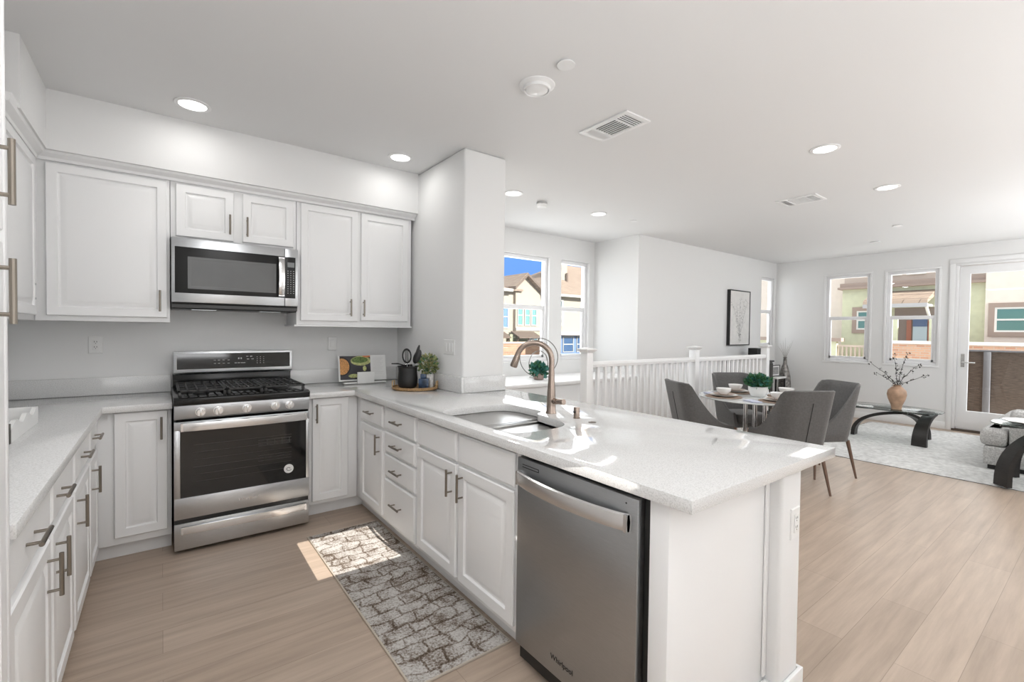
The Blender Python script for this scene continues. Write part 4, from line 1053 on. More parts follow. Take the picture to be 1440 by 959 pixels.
def vent(x0, x1, y0, y1, lab, midw=0.0035):
    o = thing('ceiling_vent', lab, 'vent', ((x0 + x1) / 2, (y0 + y1) / 2, H), 'ceiling air vents')
    g = G(); z = H - 0.010
    fz = lambda u, v, n: (u, v, H - 0.0005 - n)
    g.slab([(x0, y0), (x1, y0), (x1, y1), (x0, y1)], [[(x0 + .03, y0 + .03), (x1 - .03, y0 + .03), (x1 - .03, y1 - .03), (x0 + .03, y1 - .03)]], z, H - 0.0005)
    L = y1 - y0
    for q in (0.30, 0.74): g.box(x0 + 0.03, x1 - 0.03, y0 + L * q - 0.004, y0 + L * q + 0.004, z, H - 0.002)
    g.build('frame', TRIM, o, bevel=0.001)
    g = G(); g.box(x0 + 0.02, x1 - 0.02, y0 + 0.02, y1 - 0.02, H - 0.0025, H - 0.0012); g.build('backing', DARKV, o)
    ym0, ym1 = y0 + L * 0.30 + 0.004, y0 + L * 0.74 - 0.004
    for k in range(8):
        x = x0 + 0.036 + (x1 - x0 - 0.072) * k / 7
        s = G(); s.box(x - midw, x + midw, ym0, ym1, z + 0.002, H - 0.003)
        s.build('louver', TRIM, o, smooth=0)
    for (ya, yb, dirn) in ((y0 + 0.03, y0 + L * 0.30 - 0.004, -1), (y0 + L * 0.74 + 0.004, y1 - 0.03, 1)):
        for k in range(5 if dirn < 0 else 7):
            y = ya + 0.006 + (yb - ya - 0.012) * k / (4 if dirn < 0 else 6)
            wd3 = 0.004 if dirn < 0 else 0.012
            s = G(); s.box(x0 + 0.03, x1 - 0.03, y - wd3 / 2, y + wd3 / 2, z, H - 0.004); s.build('louver', TRIM, o, smooth=0)
vent(2.218, 2.450, 1.828, 2.226, 'rectangular white louvred ceiling vent nearer the kitchen')
vent(4.90, 5.175, 1.79, 2.15, 'rectangular white louvred ceiling vent further into the living area', 0.0095)

# ================================================================== RAILING
RYY = 3.2
r = thing('stair_railing', 'white wooden railing with square balusters guarding the stair', 'railing', (3.3, RYY, 0))
NPX = (3.345, 5.23, 7.09)
for x in NPX:
    g = G(); a = 0.044
    g.box(x - a, x + a, RYY - a, RYY + a, 0, 1.165)
    np_ = g.build('newel_post', TRIM, r, bevel=0.003)
    g = G()
    fz = lambda s, z: [(x - s, RYY - s, z), (x + s, RYY - s, z), (x + s, RYY + s, z), (x - s, RYY + s, z)]
    g.loft([fz(0.046, 1.166), fz(0.048, 1.174), fz(0.066, 1.192), (fz(0.070, 1.195)), fz(0.070, 1.206), fz(0.0, 1.222)]); g.build('post_cap', TRIM, np_)
for (xa, xb) in ((NPX[0] + 0.044, NPX[1] - 0.044), (NPX[1] + 0.044, NPX[2] - 0.044)):
    g = G(); g.prism_x([(RYY - 0.03, 1.022), (RYY - 0.034, 1.05), (RYY - 0.026, 1.075), (RYY + 0.026, 1.075), (RYY + 0.034, 1.05), (RYY + 0.03, 1.022)], xa, xb); g.build('handrail', TRIM, r, smooth=25)
    g = G(); g.box(xa, xb, RYY - 0.03, RYY + 0.03, 0.0, 0.035); g.build('shoe_rail', TRIM, r, bevel=0.003)
    n = 15
    for k in range(1, n + 1):
        x = xa + (xb - xa) * k / (n + 1)
        g = G(); g.box(x - 0.0175, x + 0.0175, RYY - 0.0175, RYY + 0.0175, 0.035, 1.022); g.build('baluster', TRIM, r, bevel=0.002)

# ledge decor
LX, LY, LZ = 3.66, 4.3, 0.7855
r = thing('ledge_plant', 'small teal succulent in a mauve pot on the stair ledge', 'potted plant', (LX, LY, LZ))
g = G(); g.lathe([(0.050, 0), (0.062, 0.008), (0.066, 0.05), (0.060, 0.078), (0.054, 0.078), (0.052, 0.06), (0.0, 0.058)], (LX, LY, LZ), 24); g.build('pot', POTP, r)
g = G(); rnd = random.Random(11)
leaves(g, (LX, LY, LZ + 0.115), (0.095, 0.095, 0.075), 260, 0.06, (0, 0, 1), rnd, 0.5); g.build('foliage', [LEAF_T, LEAF], r, smooth=0)
r = thing('ring_sculpture', 'thin metal sculpture of two open rings standing on the stair ledge', 'sculpture', (3.86, 4.48, LZ))
def ringtube(g, c, rad, ax, r0=0.006):
    pts = [Vector(c) + ax * rad * cos(2 * pi * k / 40) + Vector((0, 0, rad * sin(2 * pi * k / 40))) for k in range(41)]
    g.tube(pts, r0, 8, cap=False)
ax1 = Vector((0.85, -0.5, 0)).normalized()
DKM = mat('dark_silver', (0.25, 0.24, 0.23), 0.3, 1.0)
g = G(); ringtube(g, (3.83, 4.50, LZ + 0.255), 0.245, ax1); g.build('large_ring', DKM, r)
g = G(); ringtube(g, (3.80, 4.47, LZ + 0.178), 0.162, Vector((1, 0.05, 0)).normalized()); g.build('small_ring', DKM, r)
g = G(); g.box(3.70, 3.98, 4.45, 4.53, LZ + 0.0, LZ + 0.012); g.build('plinth', mat('grey_stone', (0.45, 0.45, 0.45), 0.5), r, bevel=0.002)

# ================================================================== DINING
TCX, TCY, TZ, TR = 4.69, 2.2, 0.75, 0.52
r = thing('dining_table', 'round glass dining table on a chrome pedestal', 'table', (TCX, TCY, 0))
g = G(); g.lathe([(TR - 0.004, TZ - 0.012), (TR, TZ - 0.008), (TR, TZ - 0.004), (TR - 0.004, TZ), (0, TZ)], (TCX, TCY, 0), 64); 
g.v = g.v; g.build('glass_top', mat('frosted_table_top', (0.62, 0.64, 0.64), 0.08, spec=0.6), r)
for k in range(4):
    a = k * pi / 2 + 0.4
    g = G(); g.tube([(TCX + 0.085 * cos(a), TCY + 0.085 * sin(a), 0.015), (TCX + 0.085 * cos(a), TCY + 0.085 * sin(a), TZ - 0.03)], 0.02, 14); g.build('pedestal_tube', CHROME, r)
g = G(); g.lathe([(0.24, 0), (0.24, 0.008), (0.22, 0.014), (0.02, 0.018), (0, 0.018)], (TCX, TCY, 0.0005), 40); g.build('base_plate', CHROME, r)
g = G(); g.lathe([(0.15, 0), (0.15, 0.016), (0, 0.016)], (TCX, TCY, TZ - 0.03), 32); g.build('top_support', CHROME, r)

def make_chair():
    o = thing('dining_chair', 'x', 'chair', (0, 0, 0), 'charcoal upholstered dining chairs')
    # shell: U-shaped plan, front is +Y
    S = 48; T = 10
    def plan(u):   # u in -1..1 : left front -> back -> right front
        wv, yf, yb, rc = 0.235, 0.225, -0.205, 0.11
        segs = [('l', (-wv, yf), (-wv, yb + rc)), ('a', (-wv + rc, yb + rc), pi, 1.5 * pi), ('l', (-wv + rc, yb), (wv - rc, yb)), ('a', (wv - rc, yb + rc), 1.5 * pi, 2 * pi), ('l', (wv, yb + rc), (wv, yf))]
        lens = []
        for s in segs: lens.append(sqrt((s[1][0] - s[2][0]) ** 2 + (s[1][1] - s[2][1]) ** 2) if s[0] == 'l' else rc * pi / 2)
        tot = sum(lens); d = (u + 1) / 2 * tot
        for s, L in zip(segs, lens):
            if d <= L + 1e-9:
                f = d / L
                if s[0] == 'l':
                    p = (s[1][0] + (s[2][0] - s[1][0]) * f, s[1][1] + (s[2][1] - s[1][1]) * f)
                    dx, dy = s[2][0] - s[1][0], s[2][1] - s[1][1]; l2 = sqrt(dx * dx + dy * dy); nrm = (dy / l2, -dx / l2)
                else:
                    a = s[2] + (s[3] - s[2]) * f; p = (s[1][0] + rc * cos(a), s[1][1] + rc * sin(a)); nrm = (cos(a), sin(a))
                return p, nrm
            d -= L
        return p, nrm
    def ztop(u, p):
        y = p[1]
        if y <= -0.12: return 0.90 - max(0, (abs(p[0]) - 0.19)) * 0.25
        tq = min(1, (y + 0.12) / 0.30)
        return 0.505 + 0.385 * (1 - tq) ** 1.9
    outer = []; inner = []
    th = 0.045; zb = 0.355
    for i in range(S + 1):
        u = -1 + 2 * i / S; p, nn = plan(u); zt = ztop(u, p)
        co_, ci_ = [], []
        for j in range(T + 1):
            f = j / T; z = zb + (zt - zb) * f
            lean = -max(0, z - 0.42) * 0.22
            sp = 1 + max(0, z - 0.5) * 0.06
            thk = th * (1 - 0.45 * f)
            tuck = 0.02 * max(0, (0.42 - z) / 0.065)
            co_.append(Vector((p[0] * sp - nn[0] * tuck, p[1] + lean - nn[1] * tuck, z)))
            ci_.append(Vector((p[0] * sp - nn[0] * thk, p[1] + lean - nn[1] * thk, z)))
        outer.append(co_); inner.append(ci_)
    g = G(); rings = []
    for i in range(S + 1):
        top = (outer[i][T] + inner[i][T]) / 2 + Vector((0, 0, 0.008))
        rings.append(outer[i] + [top] + inner[i][::-1])
    g.loft(rings); g.build('backrest_shell', FABRIC, o, smooth=50)
    g = G(); rr2 = rounded([(-0.188, -0.155), (0.188, -0.155), (0.188, 0.235), (-0.188, 0.235)], 0.05)
    def ring(s, z): return [(x * s, 0.04 + (y - 0.04) * s, z) for x, y in rr2]
    g.loft([ring(0.96, 0.40), ring(1.0, 0.41), ring(1.0, 0.475), ring(0.97, 0.49), ring(0.85, 0.497)]); g.build('seat_cushion', FABRIC, o, smooth=50)
    g = G(); g.box(-0.20, 0.20, -0.17, 0.215, 0.345, 0.40); g.build('seat_base', FABRIC, o, bevel=0.015)
    g = G(); g.tube([(0, plan(0)[0][1] - 0.22 * (z - 0.42) - 0.0015, z) for z in (0.44, 0.55, 0.66, 0.80)], 0.003, 6); g.build('back_seam', FABRIC_D, o)
    for sx in (-1, 1):
        for (y0, y1) in ((0.17, 0.20), (-0.17, -0.235)):
            g = G(); g.tube([(sx * 0.185, y0, 0.36), (sx * 0.225, y1, 0.0)], [0.018, 0.009], 12); g.build('leg', LEGW, o)
    return o
ch = make_chair()
K = 0.50   # distance of chair origin from the table centre
chairs = [(4.455, 1.80, radians(-30), 'charcoal dining chair nearest the peninsula, its seamed back turned to the viewer'),
          (4.25, 2.52, radians(-122), 'charcoal dining chair at the left of the round table, seen from its side'),
          (5.27, 2.62, radians(150), 'charcoal dining chair behind the round table against the railing'),
          (5.21, 1.84, radians(60), 'charcoal dining chair at the right of the round table, facing left')]
for i, (x, y, a, lab) in enumerate(chairs):
    o = ch if i == 0 else dup(ch)
    o.location = (x, y, 0); o.rotation_euler = (0, 0, a); o['label'] = lab
# place settings
ZTT = TZ + 0.0006
where = ['nearest the peninsula', 'at the left side of the glass table', 'at the far side by the railing', 'at the right side of the glass table']
def lat_obj(name, prof, mt, lab, cat, grp, parts=None, seg=32):
    o = thing(name, lab, cat, (0, 0, 0), grp)
    g = G(); g.lathe(prof, (0, 0, 0), seg); g.build(parts or name + '_body', mt, o)
    return o
pm0 = lat_obj('placemat', [(0.165, 0), (0.168, 0.003), (0.165, 0.006), (0, 0.006)], MATW, 'x', 'placemat', 'round placemats', 'woven_disc')
pl0 = lat_obj('dinner_plate', [(0.07, 0), (0.085, 0.003), (0.125, 0.016), (0.127, 0.019), (0.085, 0.008), (0, 0.006)], WHITEC, 'x', 'plate', 'white plates', 'plate_body')
sp0 = lat_obj('bread_plate', [(0.055, 0), (0.065, 0.003), (0.095, 0.014), (0.096, 0.017), (0.06, 0.008), (0, 0.006)], mat('tan_plate', (0.50, 0.40, 0.34), 0.35), 'x', 'plate', 'tan side plates', 'plate_body')
bo0 = lat_obj('bowl', [(0.035, 0), (0.04, 0.004), (0.062, 0.03), (0.070, 0.058), (0.067, 0.058), (0.058, 0.03), (0.035, 0.01), (0, 0.009)], WHITEC, 'x', 'bowl', 'white bowls', 'bowl_body')
na0 = thing('napkin', 'x', 'napkin', (0, 0, 0), 'lilac napkins')
g = G(); g.box(-0.045, 0.045, -0.08, 0.08, 0, 0.005); g.box(-0.043, 0.044, -0.078, 0.075, 0.0052, 0.010); g.build('folded_cloth', NAPK, na0, bevel=0.002)
first = True
for i, an in enumerate((-120, 148, 60, -30)):
    a = radians(an); x = TCX + 0.33 * cos(a); y = TCY + 0.33 * sin(a)
    tx, ty = -sin(a), cos(a)
    def put(p, loc, rot, lab):
        o = p if first else dup(p)
        o.location = loc; o.rotation_euler = (0, 0, rot); o['label'] = lab
    put(pm0, (x, y, ZTT), a, 'round brown woven placemat ' + where[i])
    put(pl0, (x, y, ZTT + 0.0065), a, 'white dinner plate on the placemat ' + where[i])
    put(sp0, (x, y, ZTT + 0.018), a, 'tan side plate stacked on the white plate ' + where[i])
    put(bo0, (x, y, ZTT + 0.027), a, 'white bowl on the plates ' + where[i])
    put(na0, (x + tx * -0.245 - 0.02 * cos(a), y + ty * -0.245 - 0.02 * sin(a), ZTT + 0.0001), a + pi / 2, 'folded lilac napkin beside the placemat ' + where[i])
    first = False
r = thing('centerpiece_plant', 'bushy green plant in a white bowl-shaped pot at the centre of the table', 'potted plant', (TCX + 0.05, TCY, ZTT))
px, py = TCX + 0.05, TCY
g = G(); g.lathe([(0.055, 0), (0.066, 0.008), (0.088, 0.06), (0.09, 0.10), (0.084, 0.10), (0.08, 0.075), (0, 0.073)], (px, py, ZTT), 32); g.build('pot', WHITEC, r)
g = G(); rnd = random.Random(5)
for k in range(20): g.tube([(px, py, ZTT + 0.07), (px + rnd.uniform(-.1, .1), py + rnd.uniform(-.1, .1), ZTT + rnd.uniform(.12, .19))], 0.002, 4, 0)
leaves(g, (px, py, ZTT + 0.145), (0.105, 0.105, 0.065), 520, 0.045, (0, 0, 0, 1), rnd); g.build('foliage', [LEAF, LEAF_T], r, smooth=0)

# ================================================================== LIVING ROOM
g = G(); n = 60
r = thing('shag_rug', 'large pale grey shag rug under the coffee table and sofa', 'rug', (7.6, 1.3, 0))
rnd = random.Random(2)
xs = [6.10 + (8.95 - 6.10) * i / 80 for i in range(81)]; ys = [-0.6 + (2.42 + 0.6) * j / 80 for j in range(81)]
vs = []; fs = []
for j, y in enumerate(ys):
    for i, x in enumerate(xs):
        edge = i in (0, 80) or j in (0, 80)
        vs.append((x + (rnd.uniform(-.008, .008) if edge else 0), y + (rnd.uniform(-.008, .008) if edge else 0), 0.004 if edge else 0.018 + rnd.uniform(-.004, .004)))
for j in range(80):
    for i in range(80): a = j * 81 + i; fs.append((a, a + 1, a + 82, a + 81))
g.add(vs, fs); o = g.build('rug_pile', SHAG, r, smooth=60)
g = G(); g.box(6.09, 8.96, -0.61, 2.43, 0.0005, 0.0035); g.build('rug_backing', mat('rug_backing', (0.12, 0.12, 0.12), 0.9), r)
ZR = 0.0225
def arch_table(name, lab, cat, cx, cy, top_z, hx, hy, feet, grp=None):
    r = thing(name, lab, cat, (cx, cy, 0), grp)
    g = G(); lp = []
    for k in range(48):
        a = 2 * pi * k / 48; c, s = cos(a), sin(a); e = 2 / 2.6
        lp.append((cx + hx * (abs(c) ** e) * (1 if c > 0 else -1), cy + hy * (abs(s) ** e) * (1 if s > 0 else -1)))
    g.loft([[(cx + (x - cx) * q, cy + (y - cy) * q, z) for x, y in lp] for q, z in ((0.99, top_z - 0.012), (1, top_z - 0.009), (1, top_z - 0.003), (0.99, top_z))])
    g.build('glass_top', TABLEG, r)
    g = G(); g.loft([[(cx + (x - cx) * q, cy + (y - cy) * q, z) for x, y in lp] for q, z in ((1.0, top_z - 0.0105), (1.004, top_z - 0.009), (1.004, top_z - 0.003), (1.0, top_z - 0.0015), (0.999, top_z - 0.003), (0.999, top_z - 0.009), (1.0, top_z - 0.0105))], cap=False); g.build('glass_edge', mat('dark_glass_edge', (0.06, 0.075, 0.07), 0.15), r)
    for (fx, fy, z0, tx, ty, wk) in feet:
        g = G(); rs = []
        d = Vector((fx - tx, fy - ty, 0)); L = d.length; d.normalize(); sd2 = Vector((-d.y, d.x, 0))
        n = 16
        for k in range(n + 1):
            a = (pi / 2) * k / n
            rad = -0.10 + (L + 0.10) * sin(a) ** 1.15; zz = z0 + (top_z - 0.045 - z0) * cos(a) ** 0.75 if k < n else z0
            wv = (0.038 + 0.022 * (k / n)) * wk; tk = 0.030 + 0.014 * sin(a)
            p = Vector((tx, ty, 0)) + d * rad; tn = Vector((cos(a), 0, -sin(a)))
            nr = d * sin(a) + Vector((0, 0, cos(a)))
            if k == n: nr = d
            pc = p + Vector((0, 0, zz))
            rs.append([pc + sd2 * wv, pc - sd2 * wv, pc - sd2 * wv - nr * tk, pc + sd2 * wv - nr * tk])
        g.loft(rs); g.build('arched_leg', BLKW, r, smooth=30)
    for sgn in (-1, 1):
        g = G(); x = cx + sgn * 0.06
        g.tube([(cx - hx * 0.45 * sgn, cy + hy * 0.78, top_z - 0.028), (cx + sgn * 0.0, cy, top_z - 0.030), (cx + hx * 0.45 * sgn, cy - hy * 0.78, top_z - 0.028)], 0.014, 8); g.build('top_rail', BLKW, r)
    return r
CX, CY = 7.50, 1.80
arch_table('coffee_table', 'oval glass coffee table on crossed black arched legs, by the far wall', 'table', CX, CY, 0.45, 0.32, 0.50,
           [(7.56, 2.24, ZR, 7.56, 1.75, 1.0), (7.37, 1.50, ZR, 7.66, 1.46, 1.25), (8.02, 1.55, ZR, 7.60, 1.72, 0.9)])
arch_table('side_table', 'black arched-leg glass table in front of the sofa arm at the right edge', 'table', 6.32, 0.42, 0.58, 0.28, 0.34,
           [(6.06, 0.66, ZR, 6.32, 0.42, 1.1), (6.56, 0.66, ZR, 6.32, 0.42, 1.0), (6.08, 0.15, ZR, 6.32, 0.42, 1.0), (6.58, 0.15, ZR, 6.32, 0.42, 1.0)])
r = thing('serving_dish', 'rounded silver dish on the arched side table', 'dish', (6.34, 0.50, 0.5806))
g = G(); g.lathe([(0.10, 0), (0.15, 0.004), (0.19, 0.018), (0.19, 0.024), (0.14, 0.012), (0, 0.010)], (6.34, 0.50, 0.5806), 36); g.build('dish_body', STEEL_B, r)
# vase on the coffee table
VX, VY, VZ = 7.36, 1.72, 0.4506
r = thing('clay_vase', 'tan clay vase with dark budding branches on the coffee table', 'vase', (VX, VY, VZ))
g = G(); g.lathe([(0.050, 0), (0.052, 0.012), (0.058, 0.05), (0.088, 0.13), (0.100, 0.185), (0.092, 0.235), (0.058, 0.275), (0.038, 0.288), (0.042, 0.305), (0.034, 0.305), (0.030, 0.285), (0, 0.27)], (VX, VY, VZ), 32); g.build('vase_body', TERRA, r)
rnd = random.Random(21); rtv = Vector((0.80, -0.60, 0)); fv = Vector((0.6, 0.8, 0))
for (dx, dz, dp) in ((-0.33, 0.30, 0.02), (-0.30, 0.16, -0.06), (-0.02, 0.40, 0.03), (0.10, 0.42, -0.02), (0.30, 0.26, 0.05), (0.36, 0.15, -0.04)):
    g = G(); b0 = Vector((VX, VY, VZ + 0.29)); pts = []
    for k in range(7):
        f = k / 6; pts.append(b0 + rtv * (dx * f ** 1.1 + rnd.uniform(-.01, .01)) + fv * dp * f + Vector((0, 0, dz * f ** 0.9 + rnd.uniform(-.008, .008))))
    g.tube(pts, [0.004, 0.0035, 0.003, 0.003, 0.0025, 0.002, 0.0015], 6)
    for k in range(1, 7):
        if rnd.random() < 0.85:
            q = pts[k] + Vector((rnd.uniform(-.012, .012), rnd.uniform(-.012, .012), rnd.uniform(-.01, .012)))
            leaves(g, q, (0.012, 0.012, 0.012), 7, 0.022, (0,), rnd)
    g.build('branch', TWIG, r)
# sofa
SFX0, SFX1, SFB, SFA, SFF = 6.75, 8.85, -0.15, 0.69, 0.88
r = thing('sofa', 'light grey woven sofa at the right edge, its end towards the viewer', 'sofa', (7.8, 0.35, 0))
def softbox(g, x0, x1, y0, y1, z0, z1, e=0.05):
    def ring(ins, z): return rounded([(x0 + ins, y0 + ins), (x1 - ins, y0 + ins), (x1 - ins, y1 - ins), (x0 + ins, y1 - ins)], e)
    g.loft([[(x, y, z) for x, y in ring(i, z)] for i, z in ((e * .7, z0), (e * .2, z0 + e * .3), (0, z0 + e), (0, z1 - e), (e * .2, z1 - e * .3), (e * .7, z1), (e * 1.8, z1 + e * .12))])
g = G(); softbox(g, SFX0, SFX1, SFB, 0.865, 0.065, 0.252, 0.02); g.build('sofa_base', SOFA, r, smooth=60)
g = G(); g.box(SFX0 + 0.02, SFX1 - 0.05, SFB + 0.05, 0.83, ZR, 0.064); g.build('plinth', BLACK, r)
for k in range(2):
    xa = SFX0 + 0.002 + k * 1.05
    g = G(); softbox(g, xa, xa + 1.045, 0.18 if k else 0.695, 0.895, 0.256, 0.43, 0.05)
    if k == 0: g.v = g.v; softbox(g, xa + 0.25, xa + 1.045, 0.18, 0.72, 0.256, 0.43, 0.05)
    g.build('seat_cushion', SOFA, r, smooth=60)
g = G(); softbox(g, SFX0 + 0.004, SFX0 + 0.235, SFB, 0.688, 0.256, 0.64, 0.05); g.build('armrest', SOFA, r, smooth=60)
g = G(); softbox(g, SFX1 - 0.23, SFX1 - 0.004, SFB, 0.17, 0.256, 0.64, 0.05); g.build('armrest', SOFA, r, smooth=60)
g = G(); softbox(g, SFX0 + 0.24, SFX1 - 0.235, SFB, 0.16, 0.256, 0.86, 0.07); g.build('backrest', SOFA, r, smooth=60)
# tall corner vase
FX, FY_ = 8.92, 3.68
r = thing('floor_vase', 'tall tapering pewter floor vase with dry twigs in the far corner', 'vase', (FX, FY_, 0))
g = G(); g.lathe([(0.105, 0), (0.11, 0.01), (0.112, 0.3), (0.09, 0.62), (0.055, 0.78), (0.034, 0.84), (0.026, 0.95), (0.034, 0.965), (0.026, 0.965), (0.018, 0.94), (0, 0.9)], (FX, FY_, 0.0005), 28); g.build('vase_body', PEWTER, r)
for k in range(7):
    g = G(); dx = (k - 3) * 0.028; pts = [(FX, FY_, 0.92), (FX + dx * .5, FY_ - dx * .4, 1.05), (FX + dx * 1.2, FY_ - dx, 1.16 + 0.05 * ((k * 5) % 4))]
    g.tube(pts, [0.003, 0.0025, 0.0012], 5); g.build('twig', TWIG_L, r)
# black console, speaker, and little side table behind the railing
r = thing('console_cabinet', 'black console cabinet glimpsed between the balusters below the framed print', 'cabinet', (7.75, 3.8, 0))
g = G(); g.box(7.22, 8.3, 3.62, 3.97, 0.10, 0.90); g.build('cabinet_body', BLKW, r, bevel=0.004)
for x in (7.26, 8.26):
    for y in (3.66, 3.93):
        g = G(); g.box(x - 0.02, x + 0.02, y - 0.02, y + 0.02, 0, 0.1); g.build('leg', BLKW, r)
g = G(); g.box(7.20, 8.32, 3.60, 3.98, 0.901, 0.93); g.build('top_board', BLKW, r, bevel=0.003)
for x0 in (7.24, 7.77):
    g = G(); g.rings(FY(3.619), x0, x0 + 0.51, 0.13, 0.88, [(0, 0), (0, 0.014), (0.004, 0.018)]); g.build('door', BLKW, r)
r = thing('speaker_box', 'small black box standing on the console at the end of the railing', 'speaker', (8.03, 3.78, 0.931))
g = G(); g.box(7.93, 8.12, 3.70, 3.86, 0.9305, 1.135); g.build('speaker_case', BLACK, r, bevel=0.004)
g = G(); g.box(7.945, 8.105, 3.694, 3.699, 0.95, 1.12); g.build('grille', mat('speaker_cloth', (0.02, 0.02, 0.02), 0.9), r)
r = thing('accent_table', 'small black-legged table with a white top in the corner by the floor vase', 'table', (8.62, 3.74, 0))
g = G(); g.box(8.42, 8.80, 3.60, 3.90, 0.60, 0.63); g.build('table_top', WHITEC, r, bevel=0.003)
for x in (8.44, 8.78):
    for y in (3.62, 3.88):
        g = G(); g.box(x - 0.011, x + 0.011, y - 0.011, y + 0.011, 0, 0.60); g.build('leg', BLACK, r)
r = thing('photo_frame', 'small black picture frame with a grey print on the corner table', 'picture frame', (8.62, 3.72, 0.631))
g = G(); fr = FY(3.72)
for (a, b2, c, d2) in ((8.47, 8.78, 0.631, 0.645), (8.47, 8.78, 0.816, 0.83), (8.47, 8.484, 0.645, 0.816), (8.766, 8.78, 0.645, 0.816)): g.box(a, b2, 3.70, 3.72, c, d2)
g.build('frame', BLACK, r, bevel=0.002)
g = G(); g.box(8.484, 8.766, 3.708, 3.716, 0.645, 0.816); g.build('mat_board', PAPER, r)
g = G(); g.box(8.515, 8.735, 3.7065, 3.7078, 0.668, 0.795); g.build('print', mat('grey_print', (0.3, 0.3, 0.3), 0.7, var=0.4, vscale=60), r)
# framed canvas
r = thing('framed_print', 'tall black-framed canvas with a grey plant sketch on the white wall', 'picture', (7.81, YK, 1.17))
AX0, AX1, AZ0, AZ1 = 7.475, 8.155, 1.175, 2.105
g = G()
for (a, b2, c, d2) in ((AX0, AX1, AZ0, AZ0 + 0.016), (AX0, AX1, AZ1 - 0.016, AZ1), (AX0, AX0 + 0.016, AZ0 + .016, AZ1 - .016), (AX1 - 0.016, AX1, AZ0 + .016, AZ1 - .016)): g.box(a, b2, YK - 0.055, YK - 0.001, c, d2)
g.build('frame', BLACK, r, bevel=0.002)
g = G(); g.box(AX0 + 0.018, AX1 - 0.018, YK - 0.048, YK - 0.02, AZ0 + 0.018, AZ1 - 0.018); cv = g.build('canvas', mat('canvas_cream', (0.74, 0.73, 0.71), 0.8, var=0.05, vscale=12), r)
g = G(); rnd = random.Random(9); yy = YK - 0.0487
def stroke(pts, wv):
    for (a, b2) in zip(pts[:-1], pts[1:]):
        d = Vector((b2[0] - a[0], b2[1] - a[1])); 
        if d.length < 1e-6: continue
        nn = Vector((-d.y, d.x)).normalized() * wv
        g.add([(a[0] - nn.x, yy, a[1] - nn.y), (a[0] + nn.x, yy, a[1] + nn.y), (b2[0] + nn.x, yy, b2[1] + nn.y), (b2[0] - nn.x, yy, b2[1] - nn.y)], [(0, 1, 2, 3)], 0)
def blot(x, z, q):
    an = rnd.uniform(0, pi); L = q * rnd.uniform(1.2, 2.4)
    g.add([(x + (L * cos(an) * cos(2 * pi * k / 8) - q * .5 * sin(an) * sin(2 * pi * k / 8)), yy - 0.0002, z + (L * sin(an) * cos(2 * pi * k / 8) + q * .5 * cos(an) * sin(2 * pi * k / 8))) for k in range(8)], [tuple(range(8))], rnd.choice((0, 1)))
for s in range(5):
    x0 = 7.82 + rnd.uniform(-.03, .03); z0 = 1.30; tx = 7.57 + s * 0.12; tz = rnd.uniform(1.75, 2.04)
    pts = [(x0 + (tx - x0) * (k / 8) ** 1.4 + rnd.uniform(-.01, .01), z0 + (tz - z0) * k / 8) for k in range(9)]
    stroke(pts, 0.0025)
    for k in range(2, 9):
        for _ in range(3):
            x, z = pts[k][0] + rnd.uniform(-.06, .06), pts[k][1] + rnd.uniform(-.05, .05)
            if AX0 + .04 < x < AX1 - .04 and z < AZ1 - .05:
                stroke([pts[k], (x, z)], 0.0012); blot(x, z, rnd.uniform(.006, .012))
for k in range(8): blot(7.82 + rnd.uniform(-.03, .03), 1.30 + rnd.uniform(-.05, .07), 0.02)
g.build('ink_sketch', [mat('ink_grey', (0.35, 0.35, 0.34), 0.8), mat('ink_light', (0.55, 0.54, 0.52), 0.8)], cv, smooth=0)

# ================================================================== OUTSIDE
# balcony outside the glass door
g = G(); g.box(XF + 0.15, 11.2, -0.6, 3.4, -0.2, -0.02)
tag(g.build('balcony_deck', CONC), 'grey balcony floor outside the glass door', 'balcony floor', kind='structure')
r = thing('balcony_parapet', 'brown boarded balcony guard with grey post outside the glass door', 'balcony guard', (11, 1.2, 0))
g = G(); g.box(11.0, 11.06, -0.6, 1.655, 0, 1.12); g.box(9.5, 11.06, 1.66, 1.70, 0, 1.12); g.build('boarding', DECKW, r)
g = G(); g.box(10.94, 11.05, 1.345, 1.43, -0.02, 1.12); g.build('post', DECKG, r, bevel=0.004)
g = G(); g.box(10.95, 11.12, -0.6, 1.75, 1.121, 1.15); g.build('cap_rail', DECKG, r, bevel=0.004)
g = G(); g.box(-40, 70, -20, 80, -3.3, -3.2)
tag(g.build('street_ground', CONC), 'pale paved ground between the buildings outside', 'ground', kind='structure')

# neighbour building seen through the living room windows: facade at X = 24
BX = 24.0
r = thing('neighbour_house', 'sage green and cream house opposite the living room windows', 'building', (27, 4, -3.2))
def P(px): return px
g = G(); g.box(BX, BX + 6, 2.2, 7.6, -3.2, 3.45); g.build('green_wall', GREEN, r)
g = G(); g.box(BX + 0.6, BX + 6, 7.61, 13.0, -3.2, 7.5); g.build('cream_wing', CREAM2, r)
g = G(); g.box(BX - 0.3, BX + 6, -6, 3.1, -3.2, 7.5); g.build('pink_cream_wall', CREAM2, r)
g = G(); g.box(BX + 0.2, BX + 6, 3.1, 7.6, 3.60, 7.5); g.build('upper_storey', TAUPE_L, r)
g = G(); g.box(BX - 0.25, BX + 1, 3.1, 7.72, 3.36, 3.45); g.box(BX - 0.15, BX + 1, 3.1, 7.66, 3.45, 3.62); g.build('cornice', TAUPE, r)
for (y0, y1) in ((5.6, 6.55), (3.45, 4.35), (4.85, 5.45)):
    g = G(); g.box(BX + 0.12, BX + 0.25, y0, y1, 3.85, 5.2); f = g.build('window_frame', EXTW, r)
    g = G(); g.box(BX + 0.09, BX + 0.119, y0 + 0.08, y1 - 0.08, 3.93, 5.1); g.build('window_pane', EXGL, f)
